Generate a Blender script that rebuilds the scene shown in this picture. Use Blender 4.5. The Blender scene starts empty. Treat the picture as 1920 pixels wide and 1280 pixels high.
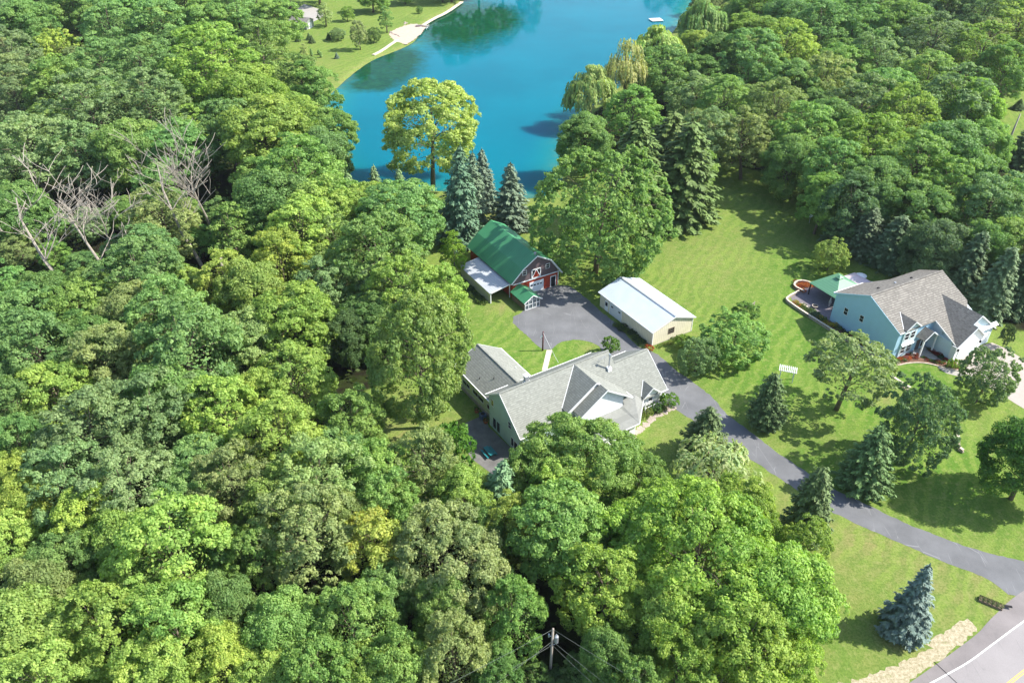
import bpy, math, random
import numpy as np
from mathutils import Vector, Matrix
R = math.radians
rnd = random.Random(7)
scene = bpy.context.scene
col = scene.collection

# ------------------------------------------------------------------ camera, sky, sun, exposure
FPX, PITCH, CAMZ = 1493.0, R(34.9), 85.0
cam_d = bpy.data.cameras.new("camera"); cam = bpy.data.objects.new("camera", cam_d); col.objects.link(cam)
cam.location = (0, 0, CAMZ); cam.rotation_euler = (R(90) - PITCH, 0, 0)
cam_d.sensor_width = 36; cam_d.lens = FPX / 1920 * 36; cam_d.clip_end = 8000; cam_d.clip_start = 0.5
scene.camera = cam
SUN_AZ, SUN_EL = 2.0, 45.0            # azimuth counted from +X towards +Y
w = bpy.data.worlds.new("World"); scene.world = w; w.use_nodes = True
nt = w.node_tree; bg = nt.nodes["Background"]; sky = nt.nodes.new("ShaderNodeTexSky")
sky.sky_type = 'NISHITA'; sky.sun_disc = False; sky.sun_elevation = R(SUN_EL); sky.sun_rotation = R(90 - SUN_AZ)
nt.links.new(sky.outputs[0], bg.inputs[0]); bg.inputs[1].default_value = 0.15
sd_ = bpy.data.lights.new("sun", 'SUN'); sun = bpy.data.objects.new("sun", sd_); col.objects.link(sun)
sd_.energy = 4.6; sd_.angle = R(0.55); sd_.color = (1.0, 0.955, 0.87)
_d = Vector((math.cos(R(SUN_EL)) * math.cos(R(SUN_AZ)), math.cos(R(SUN_EL)) * math.sin(R(SUN_AZ)), math.sin(R(SUN_EL))))
sun.rotation_euler = _d.to_track_quat('Z', 'Y').to_euler()
vs = scene.view_settings; vs.view_transform = 'Standard'; vs.look = 'None'; vs.exposure = 1.0; vs.gamma = 1
scene.cycles.max_bounces = 6; scene.cycles.diffuse_bounces = 3; scene.cycles.transmission_bounces = 3

_c, _s = math.cos(PITCH), math.sin(PITCH)
def P(px, py, z=0.0):
    """where the sight line through that point of the photograph meets height z"""
    u = (px - 960) / FPX; v = (640 - py) / FPX
    t = (z - CAMZ) / (-_s + v * _c)
    return Vector((u * t, (_c + v * _s) * t, z))
def proj(x, y, z):
    z -= CAMZ; dep = y * _c - z * _s
    return 960 + FPX * x / dep, 640 - FPX * (y * _s + z * _c) / dep, dep

# ------------------------------------------------------------------ object helpers
def tag(o, label=None, cat=None, group=None, kind=None):
    if label: o["label"] = label
    if cat: o["category"] = cat
    if group: o["group"] = group
    if kind: o["kind"] = kind
    return o
def empty(name, loc, rz=0.0):
    o = bpy.data.objects.new(name, None); col.objects.link(o)
    o.location = loc; o.rotation_euler = (0, 0, rz); o.empty_display_size = .5
    return o
class MB:
    """collects polygons and links them as one mesh object"""
    def __init__(s): s.v = []; s.f = []; s.m = []; s.k = 0
    def poly(s, pts):
        n = len(s.v); s.v += [tuple(p) for p in pts]; s.f.append(tuple(range(n, n + len(pts)))); s.m.append(s.k)
    def box(s, x0, y0, z0, x1, y1, z1):
        s.hexa([(x0, y0, z0), (x1, y0, z0), (x1, y1, z0), (x0, y1, z0)], [(x0, y0, z1), (x1, y0, z1), (x1, y1, z1), (x0, y1, z1)])
    def hexa(s, a, b):
        n = len(a); k = len(s.v); s.v += [tuple(p) for p in a] + [tuple(p) for p in b]
        s.f.append(tuple(range(k + n - 1, k - 1, -1))); s.f.append(tuple(range(k + n, k + 2 * n))); s.m += [s.k] * 2
        for i in range(n):
            j = (i + 1) % n; s.f.append((k + i, k + j, k + n + j, k + n + i)); s.m.append(s.k)
    def slab(s, pts, t):
        s.hexa([(p[0], p[1], p[2] - t) for p in pts], pts)
    def prism_y(s, prof, y0, y1):      # profile in x,z swept along y
        s.hexa([(x, y0, z) for x, z in prof], [(x, y1, z) for x, z in prof])
    def prism_x(s, prof, x0, x1):      # profile in y,z swept along x
        s.hexa([(x0, y, z) for y, z in prof], [(x1, y, z) for y, z in prof])
    def bar(s, a, b, w, h=None):
        h = h or w; a = Vector(a); b = Vector(b); d = (b - a).normalized()
        up = Vector((0, 0, 1)) if abs(d.z) < .95 else Vector((1, 0, 0))
        x = d.cross(up).normalized() * w / 2; y = x.cross(d).normalized() * h / 2
        s.hexa([a - x - y, a + x - y, a + x + y, a - x + y], [b - x - y, b + x - y, b + x + y, b - x + y])
    def tube(s, pts, rad, n=6):
        k = len(s.v); m = len(pts)
        for i, p in enumerate(pts):
            p = Vector(p); a = Vector(pts[max(i - 1, 0)]); b = Vector(pts[min(i + 1, m - 1)]); d = (b - a).normalized()
            up = Vector((0, 0, 1)) if abs(d.z) < .9 else Vector((1, 0, 0))
            x = d.cross(up).normalized(); y = x.cross(d)
            for j in range(n):
                t = 2 * math.pi * j / n; s.v.append(tuple(p + (x * math.cos(t) + y * math.sin(t)) * rad[i]))
        for i in range(m - 1):
            for j in range(n):
                q = (j + 1) % n; s.f.append((k + i * n + j, k + i * n + q, k + i * n + n + q, k + i * n + n + j)); s.m.append(s.k)
        s.f.append(tuple(k + j for j in range(n - 1, -1, -1))); s.f.append(tuple(k + (m - 1) * n + j for j in range(n))); s.m += [s.k] * 2
    def mesh(s, name, mats):
        me = bpy.data.meshes.new(name); me.from_pydata(s.v, [], s.f)
        if not isinstance(mats, (list, tuple)): mats = [mats]
        for m in mats: me.materials.append(m)
        if len(mats) > 1: me.polygons.foreach_set("material_index", s.m)
        me.update(); return me
    def build(s, name, mats, parent=None, smooth=False):
        o = bpy.data.objects.new(name, s.mesh(name, mats)); col.objects.link(o)
        if smooth: o.data.polygons.foreach_set("use_smooth", [True] * len(o.data.polygons))
        if parent: o.parent = parent
        return o

# ------------------------------------------------------------------ materials
def N(nt, t, **kw):
    n = nt.nodes.new(t)
    for k, v in kw.items():
        if k.startswith('i_'): n.inputs[k[2:].replace('_', ' ')].default_value = v
        else: setattr(n, k, v)
    return n
def newmat(name):
    m = bpy.data.materials.new(name); m.use_nodes = True; nt = m.node_tree
    return m, nt, nt.nodes["Principled BSDF"], nt.links.new
def mixc(nt, fac, a, b, mode='MIX'):
    n = nt.nodes.new("ShaderNodeMix"); n.data_type = 'RGBA'; n.blend_type = mode; L = nt.links.new
    for sock, v in ((n.inputs[0], fac), (n.inputs[6], a), (n.inputs[7], b)):
        if isinstance(v, bpy.types.NodeSocket): L(v, sock)
        elif isinstance(v, (int, float)): sock.default_value = v
        else: sock.default_value = (*v, 1)
    return n.outputs[2]
def mth(nt, op, a, b=0.0, c=None, clamp=False):
    n = nt.nodes.new("ShaderNodeMath"); n.operation = op; n.use_clamp = clamp
    for i, v in enumerate((a, b, c)):
        if v is None: continue
        if isinstance(v, bpy.types.NodeSocket): nt.links.new(v, n.inputs[i])
        else: n.inputs[i].default_value = v
    return n.outputs[0]
def noise(nt, scale, detail=3, rough=.55, vec=None, dist=0.0):
    n = nt.nodes.new("ShaderNodeTexNoise"); n.inputs["Scale"].default_value = scale; n.inputs["Detail"].default_value = detail
    n.inputs["Roughness"].default_value = rough; n.inputs["Distortion"].default_value = dist
    if vec is None: vec = nt.nodes.new("ShaderNodeTexCoord").outputs["Object"]
    nt.links.new(vec, n.inputs["Vector"]); return n.outputs["Fac"]
def ramp(nt, f, a, b):
    n = nt.nodes.new("ShaderNodeMapRange"); n.clamp = True
    nt.links.new(f, n.inputs[0]); n.inputs[1].default_value = a; n.inputs[2].default_value = b; return n.outputs[0]
def axis(nt, k):
    t = nt.nodes.new("ShaderNodeTexCoord"); s = nt.nodes.new("ShaderNodeSeparateXYZ"); nt.links.new(t.outputs["Object"], s.inputs[0]); return s.outputs[k]
def bump(nt, b, h, strength=.3, dist=.05):
    n = nt.nodes.new("ShaderNodeBump"); n.inputs["Strength"].default_value = strength; n.inputs["Distance"].default_value = dist
    nt.links.new(h, n.inputs["Height"]); nt.links.new(n.outputs[0], b.inputs["Normal"])
def plain(name, c, rough=.7, var=.15, scale=1.5, metal=0.0, spec=.3):
    m, nt, b, L = newmat(name)
    f = noise(nt, scale, 4); g = noise(nt, scale * 9, 2)
    f = mth(nt, 'ADD', mth(nt, 'MULTIPLY', f, .65), mth(nt, 'MULTIPLY', g, .35))
    L(mixc(nt, ramp(nt, f, .3, .7), tuple(x * (1 - var) for x in c), tuple(min(1, x * (1 + var)) for x in c)), b.inputs["Base Color"])
    b.inputs["Roughness"].default_value = rough; b.inputs["Metallic"].default_value = metal; b.inputs["Specular IOR Level"].default_value = spec
    return m
def lines(nt, ax, period, width):      # 1 on a thin line each period along one object axis
    f = mth(nt, 'FRACT', mth(nt, 'DIVIDE', axis(nt, ax), period)); return mth(nt, 'LESS_THAN', f, width)
def siding(name, c, period=.16, ax=2, dark=.72, width=.16, var=.07):
    m, nt, b, L = newmat(name)
    base = mixc(nt, ramp(nt, noise(nt, .9, 4), .3, .7), tuple(x * (1 - var) for x in c), tuple(min(1, x * (1 + var)) for x in c))
    L(mixc(nt, lines(nt, ax, period, width), base, tuple(x * dark for x in c)), b.inputs["Base Color"])
    b.inputs["Roughness"].default_value = .6; b.inputs["Specular IOR Level"].default_value = .25
    f = mth(nt, 'FRACT', mth(nt, 'DIVIDE', axis(nt, ax), period)); bump(nt, b, f, .35, .03); return m
def shingle(name, c, period=.155, contrast=.30, tabs=.30):
    m, nt, b, L = newmat(name)
    tc = nt.nodes.new("ShaderNodeTexCoord"); z = axis(nt, 2); row = mth(nt, 'FLOOR', mth(nt, 'DIVIDE', z, period))
    # tabs: per-cell brightness from white noise on (row, x, y) cells
    cx = mth(nt, 'FLOOR', mth(nt, 'DIVIDE', axis(nt, 0), tabs)); cy = mth(nt, 'FLOOR', mth(nt, 'DIVIDE', axis(nt, 1), tabs))
    cb = nt.nodes.new("ShaderNodeCombineXYZ"); L(cx, cb.inputs[0]); L(cy, cb.inputs[1]); L(row, cb.inputs[2])
    wn = nt.nodes.new("ShaderNodeTexWhiteNoise"); L(cb.outputs[0], wn.inputs["Vector"])
    v = mixc(nt, wn.outputs["Value"], tuple(x * (1 - contrast * .55) for x in c), tuple(min(1, x * (1 + contrast * .55)) for x in c))
    v = mixc(nt, mth(nt, 'MULTIPLY', ramp(nt, noise(nt, .35, 5), .35, .7), .30), v, tuple(x * .72 for x in c))
    L(mixc(nt, lines(nt, 2, period, .2), v, tuple(x * (1 - contrast * 1.25) for x in c)), b.inputs["Base Color"])
    b.inputs["Roughness"].default_value = .9; b.inputs["Specular IOR Level"].default_value = .15
    bump(nt, b, mth(nt, 'FRACT', mth(nt, 'DIVIDE', z, period)), .5, .03); return m
def ribbed(name, c, ax=1, period=.5, rough=.42, var=.08, dark=.8):
    m, nt, b, L = newmat(name)
    base = mixc(nt, ramp(nt, noise(nt, .5, 5), .3, .7), tuple(x * (1 - var) for x in c), tuple(min(1, x * (1 + var)) for x in c))
    L(mixc(nt, lines(nt, ax, period, .14), base, tuple(x * dark for x in c)), b.inputs["Base Color"])
    b.inputs["Roughness"].default_value = rough; b.inputs["Specular IOR Level"].default_value = .45
    f = mth(nt, 'PINGPONG', mth(nt, 'DIVIDE', axis(nt, ax), period), .5); bump(nt, b, f, .5, .06); return m

M = {}
M['gray_shingle'] = shingle('gray_shingle', (.250, .258, .228), .2, .27, .33)
M['low_shingle'] = shingle('low_shingle', (.245, .25, .23), .9, .12, .33)
M['brown_shingle'] = shingle('brown_shingle', (.225, .210, .185), .19, .42, .38)
M['mint_siding'] = siding('mint_siding', (.52, .66, .61))
M['white_siding'] = siding('white_siding', (.74, .78, .80), .3, 0, .8, .12)
M['white_board'] = plain('white_board', (.78, .79, .78), .55, .05)
M['cream_siding'] = siding('cream_siding', (.55, .58, .38))
M['blue_siding'] = siding('blue_siding', (.37, .58, .72), .14, 2, .85, .14, .03)
M['pale_blue_siding'] = siding('pale_blue_siding', (.62, .74, .8), .14, 2, .85, .14, .03)
M['cream_metal'] = siding('cream_metal', (.72, .66, .50), .45, 0, .72, .16)
M['cream_metal_side'] = siding('cream_metal_side', (.68, .63, .48), .45, 1, .72, .16)
M['zinc_roof'] = ribbed('zinc_roof', (.52, .58, .64), 1, .42, .38, .07, .82)
M['lean_roof'] = ribbed('lean_roof', (.46, .48, .50), 1, .45, .42, .10, .45)
M['green_roof'] = ribbed('green_roof', (.07, .28, .125), 1, .6, .4, .08, .93)
M['gazebo_roof'] = ribbed('gazebo_roof', (.11, .27, .155), 0, .5, .5, .06, .95)
M['red_boards'] = siding('red_boards', (.36, .05, .022), .3, 0, .6, .1)
M['weathered_boards'] = siding('weathered_boards', (.125, .09, .095), .3, 0, .7, .1)
M['glass'] = plain('glass', (.015, .02, .028), .08, .3, .4, 0, .8)
M['gh_glass'] = plain('gh_glass', (.10, .13, .14), .12, .5, 2.5, 0, .8)
M['dark'] = plain('dark', (.02, .02, .022), .9)
M['wood'] = plain('wood', (.22, .16, .11), .8, .3, 4)
M['gray_wood'] = plain('gray_wood', (.30, .26, .22), .8, .3, 4)
M['maroon_pole'] = plain('maroon_pole', (.10, .03, .035), .6)
M['concrete'] = plain('concrete', (.34, .32, .29), .85, .1, .8)
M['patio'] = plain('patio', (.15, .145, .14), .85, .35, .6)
M['paver'] = plain('paver', (.17, .15, .165), .8, .25, 2.5)
M['stone'] = plain('stone', (.36, .30, .25), .85, .45, 3)
M['pale_stone'] = plain('pale_stone', (.55, .47, .38), .85, .3, 2)
M['metal'] = plain('metal', (.45, .47, .5), .4, .1, 3, .6)
M['teal_paint'] = plain('teal_paint', (.02, .17, .19), .5, .1)
M['canvas'] = plain('canvas', (.62, .52, .55), .8, .08)
M['rust'] = plain('rust', (.40, .13, .06), .8, .3)
M['terracotta'] = plain('terracotta', (.5, .17, .08), .8, .3)
M['mulch'] = plain('mulch', (.15, .085, .055), .95, .5, 4)
M['sand'] = plain('sand', (.47, .37, .29), .95, .12, .6)
M['blue_plastic'] = plain('blue_plastic', (.10, .15, .25), .5)
M['black_wire'] = plain('black_wire', (.14, .16, .14), .5)
def leafmat(name, trans=.32, rough=.55):
    m, nt, b, L = newmat(name)
    oi = nt.nodes.new("ShaderNodeObjectInfo"); at = N(nt, "ShaderNodeAttribute", attribute_name="tint")
    sp = nt.nodes.new("ShaderNodeSeparateColor"); L(at.outputs["Color"], sp.inputs[0])
    v = mth(nt, 'ADD', mth(nt, 'MULTIPLY', sp.outputs[0], .80), .60)     # leaf to leaf
    hs = nt.nodes.new("ShaderNodeHueSaturation"); L(oi.outputs["Color"], hs.inputs["Color"])
    L(mth(nt, 'ADD', mth(nt, 'MULTIPLY', sp.outputs[1], -.05), .525), hs.inputs["Hue"]); L(v, hs.inputs["Value"])
    c = mixc(nt, sp.outputs[2], hs.outputs["Color"], (.36, .30, .035))
    L(c, b.inputs["Base Color"]); b.inputs["Roughness"].default_value = rough; b.inputs["Specular IOR Level"].default_value = .25
    tr = nt.nodes.new("ShaderNodeBsdfTranslucent"); L(mixc(nt, 1.0, c, (1.0, 1.05, .5), 'MULTIPLY'), tr.inputs[0])
    mx = nt.nodes.new("ShaderNodeMixShader"); mx.inputs[0].default_value = trans
    out = nt.nodes["Material Output"]; L(b.outputs[0], mx.inputs[1]); L(tr.outputs[0], mx.inputs[2]); L(mx.outputs[0], out.inputs[0])
    return m
M['leaf'] = leafmat('leaf', .45); M['needle'] = leafmat('needle', .12, .6)
M['bark'] = plain('bark', (.16, .125, .095), .9, .35, 5)
M['dead_wood'] = plain('dead_wood', (.36, .315, .26), .85, .25, 3)

# ------------------------------------------------------------------ polygon distance fields for the land
def sdist(poly, X, Y):
    """signed distance, negative inside"""
    poly = [(p[0], p[1]) for p in poly]; d = np.full(X.shape, 1e9); ins = np.zeros(X.shape, bool); n = len(poly)
    for i in range(n):
        ax, ay = poly[i]; bx, by = poly[(i + 1) % n]; ex, ey = bx - ax, by - ay
        t = np.clip(((X - ax) * ex + (Y - ay) * ey) / (ex * ex + ey * ey + 1e-9), 0, 1)
        d = np.minimum(d, np.hypot(X - ax - t * ex, Y - ay - t * ey))
        if ay != by:
            c = ((ay > Y) != (by > Y)) & (X < (bx - ax) * (Y - ay) / (by - ay) + ax); ins ^= c
    return np.where(ins, -d, d)
def smooth_poly(pts, it=2, closed=True):
    for _ in range(it):
        q = []; n = len(pts); rg = range(n) if closed else range(n - 1)
        if not closed: q.append(Vector(pts[0]))
        for i in rg:
            a = Vector(pts[i]); b = Vector(pts[(i + 1) % n]); q += [a * .75 + b * .25, a * .25 + b * .75]
        if not closed: q.append(Vector(pts[-1]))
        pts = q
    return pts
px2 = lambda L, z=0.0: [P(x, y, z) for x, y in L]
WZ = -0.55
LAKE = smooth_poly(px2([(866, 2), (842, 22), (806, 38), (788, 56), (782, 76), (762, 88), (738, 98), (700, 112), (668, 134), (640, 158), (617, 180), (604, 205), (597, 240),
    (602, 290), (625, 340), (690, 352), (770, 356), (860, 360), (920, 376), (985, 374), (1030, 366), (1052, 345), (1062, 300), (1068, 250), (1085, 215), (1130, 185), (1180, 150), (1225, 110), (1262, 60), (1296, 10),
    (1330, -38), (1290, -58), (1150, -66), (1020, -60), (960, -34), (900, -8)], WZ), 2)
FOREST = [smooth_poly(px2(L), 1) for L in (
    [(-700, 0), (-100, -60), (470, -55), (500, 60), (470, 110), (520, 170), (596, 205), (600, 250), (640, 345), (740, 372), (810, 420), (790, 470), (800, 560), (850, 640), (800, 700), (690, 728),
     (650, 760), (690, 860), (760, 900), (800, 960), (950, 940), (1000, 1040), (1180, 1120), (1260, 1300), (1330, 1900), (-900, 1900), (-1200, 900)],
    [(1300, -60), (1290, 100), (1180, 160), (1090, 230), (1070, 300), (1090, 330), (1250, 330), (1330, 300), (1480, 335), (1560, 400), (1640, 480), (1740, 520), (1850, 590), (1960, 640), (2300, 700),
     (2600, 300), (2300, -60)])]
HOLE = smooth_poly(px2([(1872, 185), (1930, 165), (2100, 200), (2100, 380), (1900, 345), (1868, 300)]), 1)

def build_ground():
    xs = np.concatenate([-np.geomspace(3200, 262, 24), np.arange(-260, 260.1, 2.0), np.geomspace(262, 3200, 24)])
    ys = np.concatenate([-np.geomspace(1500, 2, 14), np.arange(0, 520.1, 2.0), np.geomspace(525, 4200, 22)])
    X, Y = np.meshgrid(xs, ys); nx, ny = len(xs), len(ys)
    d = sdist(LAKE, X, Y)
    # bank: level ground, a short slope to the water and the bed below it
    Z = np.where(d > 2.2, 0.0, np.where(d > 0, WZ * (1 - d / 2.2), WZ + np.maximum(d * .35, -3.0)))
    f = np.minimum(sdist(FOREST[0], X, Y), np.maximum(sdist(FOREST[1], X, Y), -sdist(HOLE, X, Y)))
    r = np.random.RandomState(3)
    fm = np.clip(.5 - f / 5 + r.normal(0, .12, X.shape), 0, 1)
    def blob(px, py, rad):
        c = P(px, py); return np.clip(1.25 - np.hypot(X - c.x, Y - c.y) / rad, 0, 1)
    lush = np.zeros(X.shape)
    for a in ((1530, 560, 16), (1500, 640, 15), (1430, 700, 12), (1620, 760, 10), (900, 680, 13), (1060, 665, 8), (1780, 880, 12), (1560, 900, 7), (1700, 690, 9), (1480, 500, 10), (1750, 720, 7)): lush = np.maximum(lush, blob(*a))
    dry = np.zeros(X.shape)
    for a, k in (((1620, 1010, 7), .9), ((1750, 1080, 8), .7), ((1850, 1110, 5), .8), ((1100, 650, 1.8), 1.0), ((1480, 940, 6), .6), ((1660, 745, 3), 1.0), ((760, 800, 10), .7), ((1300, 800, 8), .35), ((1520, 1060, 10), .4),
                 ((1690, 1205, 3.5), 1), ((1400, 1220, 9), .8), ((950, 410, 14), .55), ((1330, 480, 16), .3), ((1350, 1120, 10), .7), ((650, 150, 14), .5), ((580, 120, 12), .35), ((940, 575, 2.5), 1)): dry = np.maximum(dry, blob(*a) * k)
    dry = np.maximum(dry, np.clip(1 - np.abs(d - 1) / 2.0, 0, 1) * .8)
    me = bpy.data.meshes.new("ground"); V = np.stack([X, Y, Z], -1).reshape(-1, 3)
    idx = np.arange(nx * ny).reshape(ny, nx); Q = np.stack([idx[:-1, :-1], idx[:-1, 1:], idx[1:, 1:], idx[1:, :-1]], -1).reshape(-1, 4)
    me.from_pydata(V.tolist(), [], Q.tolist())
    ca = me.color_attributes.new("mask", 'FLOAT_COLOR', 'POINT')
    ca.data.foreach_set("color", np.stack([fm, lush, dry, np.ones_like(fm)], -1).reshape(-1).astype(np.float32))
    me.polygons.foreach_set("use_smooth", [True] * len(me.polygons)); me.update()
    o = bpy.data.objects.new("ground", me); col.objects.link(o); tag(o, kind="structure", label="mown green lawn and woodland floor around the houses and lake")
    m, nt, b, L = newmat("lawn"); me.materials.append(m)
    at = N(nt, "ShaderNodeAttribute", attribute_name="mask"); sp = nt.nodes.new("ShaderNodeSeparateColor"); L(at.outputs["Color"], sp.inputs[0])
    big = noise(nt, .045, 5, .6); mid = noise(nt, .35, 5, .6); fine = noise(nt, 3.2, 4, .7)
    g = mixc(nt, ramp(nt, big, .35, .65), (.124, .206, .038), (.174, .246, .054))
    g = mixc(nt, mth(nt, 'MULTIPLY', ramp(nt, mid, .45, .7), .55), g, (.250, .255, .080))
    g = mixc(nt, sp.outputs[1], g, mixc(nt, ramp(nt, mid, .35, .7), (.085, .190, .024), (.135, .240, .040)))
    g = mixc(nt, mth(nt, 'MULTIPLY', sp.outputs[2], ramp(nt, mid, .25, .6)), g, (.29, .255, .105))
    # mowing stripes
    tc = nt.nodes.new("ShaderNodeTexCoord"); mp = nt.nodes.new("ShaderNodeMapping"); mp.inputs["Rotation"].default_value = (0, 0, R(31)); L(tc.outputs["Object"], mp.inputs[0])
    s2 = nt.nodes.new("ShaderNodeSeparateXYZ"); L(mp.outputs[0], s2.inputs[0])
    st = mth(nt, 'SINE', mth(nt, 'MULTIPLY', mth(nt, 'ADD', s2.outputs[0], mth(nt, 'MULTIPLY', big, 14)), 2.6))
    g = mixc(nt, mth(nt, 'MULTIPLY', ramp(nt, st, -.3, .5), mth(nt, 'MULTIPLY', ramp(nt, noise(nt, .06, 2), .35, .55), .55)), g, (.235, .315, .065))
    g = mixc(nt, mth(nt, 'MULTIPLY', ramp(nt, fine, .40, .62), .62), g, (.070, .135, .018))
    g = mixc(nt, mth(nt, 'MULTIPLY', ramp(nt, noise(nt, 1.1, 5, .75), .50, .66), .55), g, (.275, .285, .10))
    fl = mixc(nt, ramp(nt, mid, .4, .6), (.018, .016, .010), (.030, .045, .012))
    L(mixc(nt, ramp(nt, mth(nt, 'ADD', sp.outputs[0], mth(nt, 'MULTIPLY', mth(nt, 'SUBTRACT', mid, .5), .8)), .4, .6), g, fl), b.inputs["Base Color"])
    b.inputs["Roughness"].default_value = 1; b.inputs["Specular IOR Level"].default_value = .05
    bump(nt, b, mth(nt, 'ADD', fine, noise(nt, 9, 2, .7)), .6, .15)
build_ground()

def build_water():
    xs = np.arange(-150, 150.1, 3); ys = np.arange(150, 780, 3); X, Y = np.meshgrid(xs, ys); nx, ny = len(xs), len(ys)
    d = -sdist(LAKE, X, Y); keep = (d > -9)
    r = np.random.RandomState(1)
    shallow = np.clip(1 - d / 11, 0, 1)
    near = np.clip((205 - Y) / 22, 0, 1) * .85
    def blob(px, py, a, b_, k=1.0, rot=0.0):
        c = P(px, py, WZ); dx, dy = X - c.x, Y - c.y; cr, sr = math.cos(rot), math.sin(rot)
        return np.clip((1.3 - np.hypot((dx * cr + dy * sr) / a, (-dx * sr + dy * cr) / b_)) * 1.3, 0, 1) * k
    painted_reflection = np.maximum.reduce([blob(722, 130, 15, 26), blob(748, 112, 11, 20), blob(700, 158, 11, 10), blob(865, 42, 24, 50), blob(925, 36, 14, 34), blob(615, 232, 3, 9, .8)])  # mask of dark tree reflections painted into the water colour
    blue_patch = np.maximum(blob(1020, 250, 7, 5, .35), 0)  # faint dark blue patch in the water
    me = bpy.data.meshes.new("lake_water"); V = np.stack([X, Y, np.full_like(X, WZ)], -1).reshape(-1, 3)
    idx = np.arange(nx * ny).reshape(ny, nx); Q = np.stack([idx[:-1, :-1], idx[:-1, 1:], idx[1:, 1:], idx[1:, :-1]], -1).reshape(-1, 4)
    kk = keep.reshape(-1)[Q].any(1); Q = Q[kk]
    me.from_pydata(V.tolist(), [], Q.tolist())
    ca = me.color_attributes.new("bed", 'FLOAT_COLOR', 'POINT')  # channels: shallow bed, painted tree reflections, dark blue patch
    ca.data.foreach_set("color", np.stack([np.maximum(shallow, near * .9), painted_reflection, blue_patch, np.ones_like(X)], -1).reshape(-1).astype(np.float32)); me.update()
    o = bpy.data.objects.new("lake_water", me); col.objects.link(o); tag(o, kind="structure", label="clear bright blue lake with dark green tree reflections painted into its colour")
    m, nt, b, L = newmat("lake_water"); me.materials.append(m)
    at = N(nt, "ShaderNodeAttribute", attribute_name="bed"); sp = nt.nodes.new("ShaderNodeSeparateColor"); L(at.outputs["Color"], sp.inputs[0])
    n1 = noise(nt, .03, 4); n2 = noise(nt, .35, 5, .65)
    c = mixc(nt, ramp(nt, n1, .35, .65), (.0, .120, .172), (.0, .140, .196))
    c = mixc(nt, mth(nt, 'MULTIPLY', sp.outputs[0], .7), c, (.008, .185, .165))
    c = mixc(nt, mth(nt, 'MULTIPLY', mth(nt, 'POWER', sp.outputs[0], 4), mth(nt, 'MULTIPLY', ramp(nt, n2, .4, .65), .8)), c, (.13, .20, .10))
    refl_fac = ramp(nt, mth(nt, 'ADD', sp.outputs[1], mth(nt, 'MULTIPLY', mth(nt, 'SUBTRACT', n2, .5), .9)), .22, .95)
    c = mixc(nt, mth(nt, 'MULTIPLY', refl_fac, .96), c, mixc(nt, ramp(nt, noise(nt, .5, 4, .7), .4, .7), (.0, .040, .014), (.006, .070, .018)))  # dark green of mirrored trees, put into the base colour
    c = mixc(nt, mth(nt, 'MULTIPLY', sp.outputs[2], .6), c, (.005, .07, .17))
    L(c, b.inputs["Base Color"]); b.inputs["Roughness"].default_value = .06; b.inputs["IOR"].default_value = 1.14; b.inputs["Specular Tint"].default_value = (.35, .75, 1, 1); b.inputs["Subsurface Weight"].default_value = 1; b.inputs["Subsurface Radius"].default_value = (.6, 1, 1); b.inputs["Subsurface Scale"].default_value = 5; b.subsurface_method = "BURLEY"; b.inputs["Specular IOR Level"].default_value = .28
    wv = mth(nt, 'ADD', noise(nt, 1.4, 3, .6), mth(nt, 'MULTIPLY', noise(nt, .25, 2), 1.5)); bump(nt, b, wv, .12, .06)
build_water()

# ------------------------------------------------------------------ flat sheets: roads, drives, paths, beds
def sheet(name, pts, z, mat, kind="structure", label=None, cat=None, it=0, rag=0.0):
    if it: pts = smooth_poly(pts, it)
    if rag:
        q = []
        for i, p in enumerate(pts):
            a = Vector(p); b_ = Vector(pts[(i + 1) % len(pts)]); n = max(1, int((b_ - a).length / .55))
            q += [a.lerp(b_, k / n) + Vector((rnd.uniform(-rag, rag), rnd.uniform(-rag, rag), 0)) for k in range(n)]
        pts = q
    me = bpy.data.meshes.new(name)
    import mathutils
    vv = [Vector((p[0], p[1], z)) for p in pts]
    tri = mathutils.geometry.tessellate_polygon([vv])
    fs = []
    for t in tri:
        a, b_, c_ = (vv[i] for i in t); fs.append(t if (b_ - a).cross(c_ - a).z > 0 else t[::-1])
    me.from_pydata([tuple(v) for v in vv], [], fs); me.materials.append(mat); me.update()
    o = bpy.data.objects.new(name, me); col.objects.link(o)
    return tag(o, label, cat, None, kind)
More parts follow.
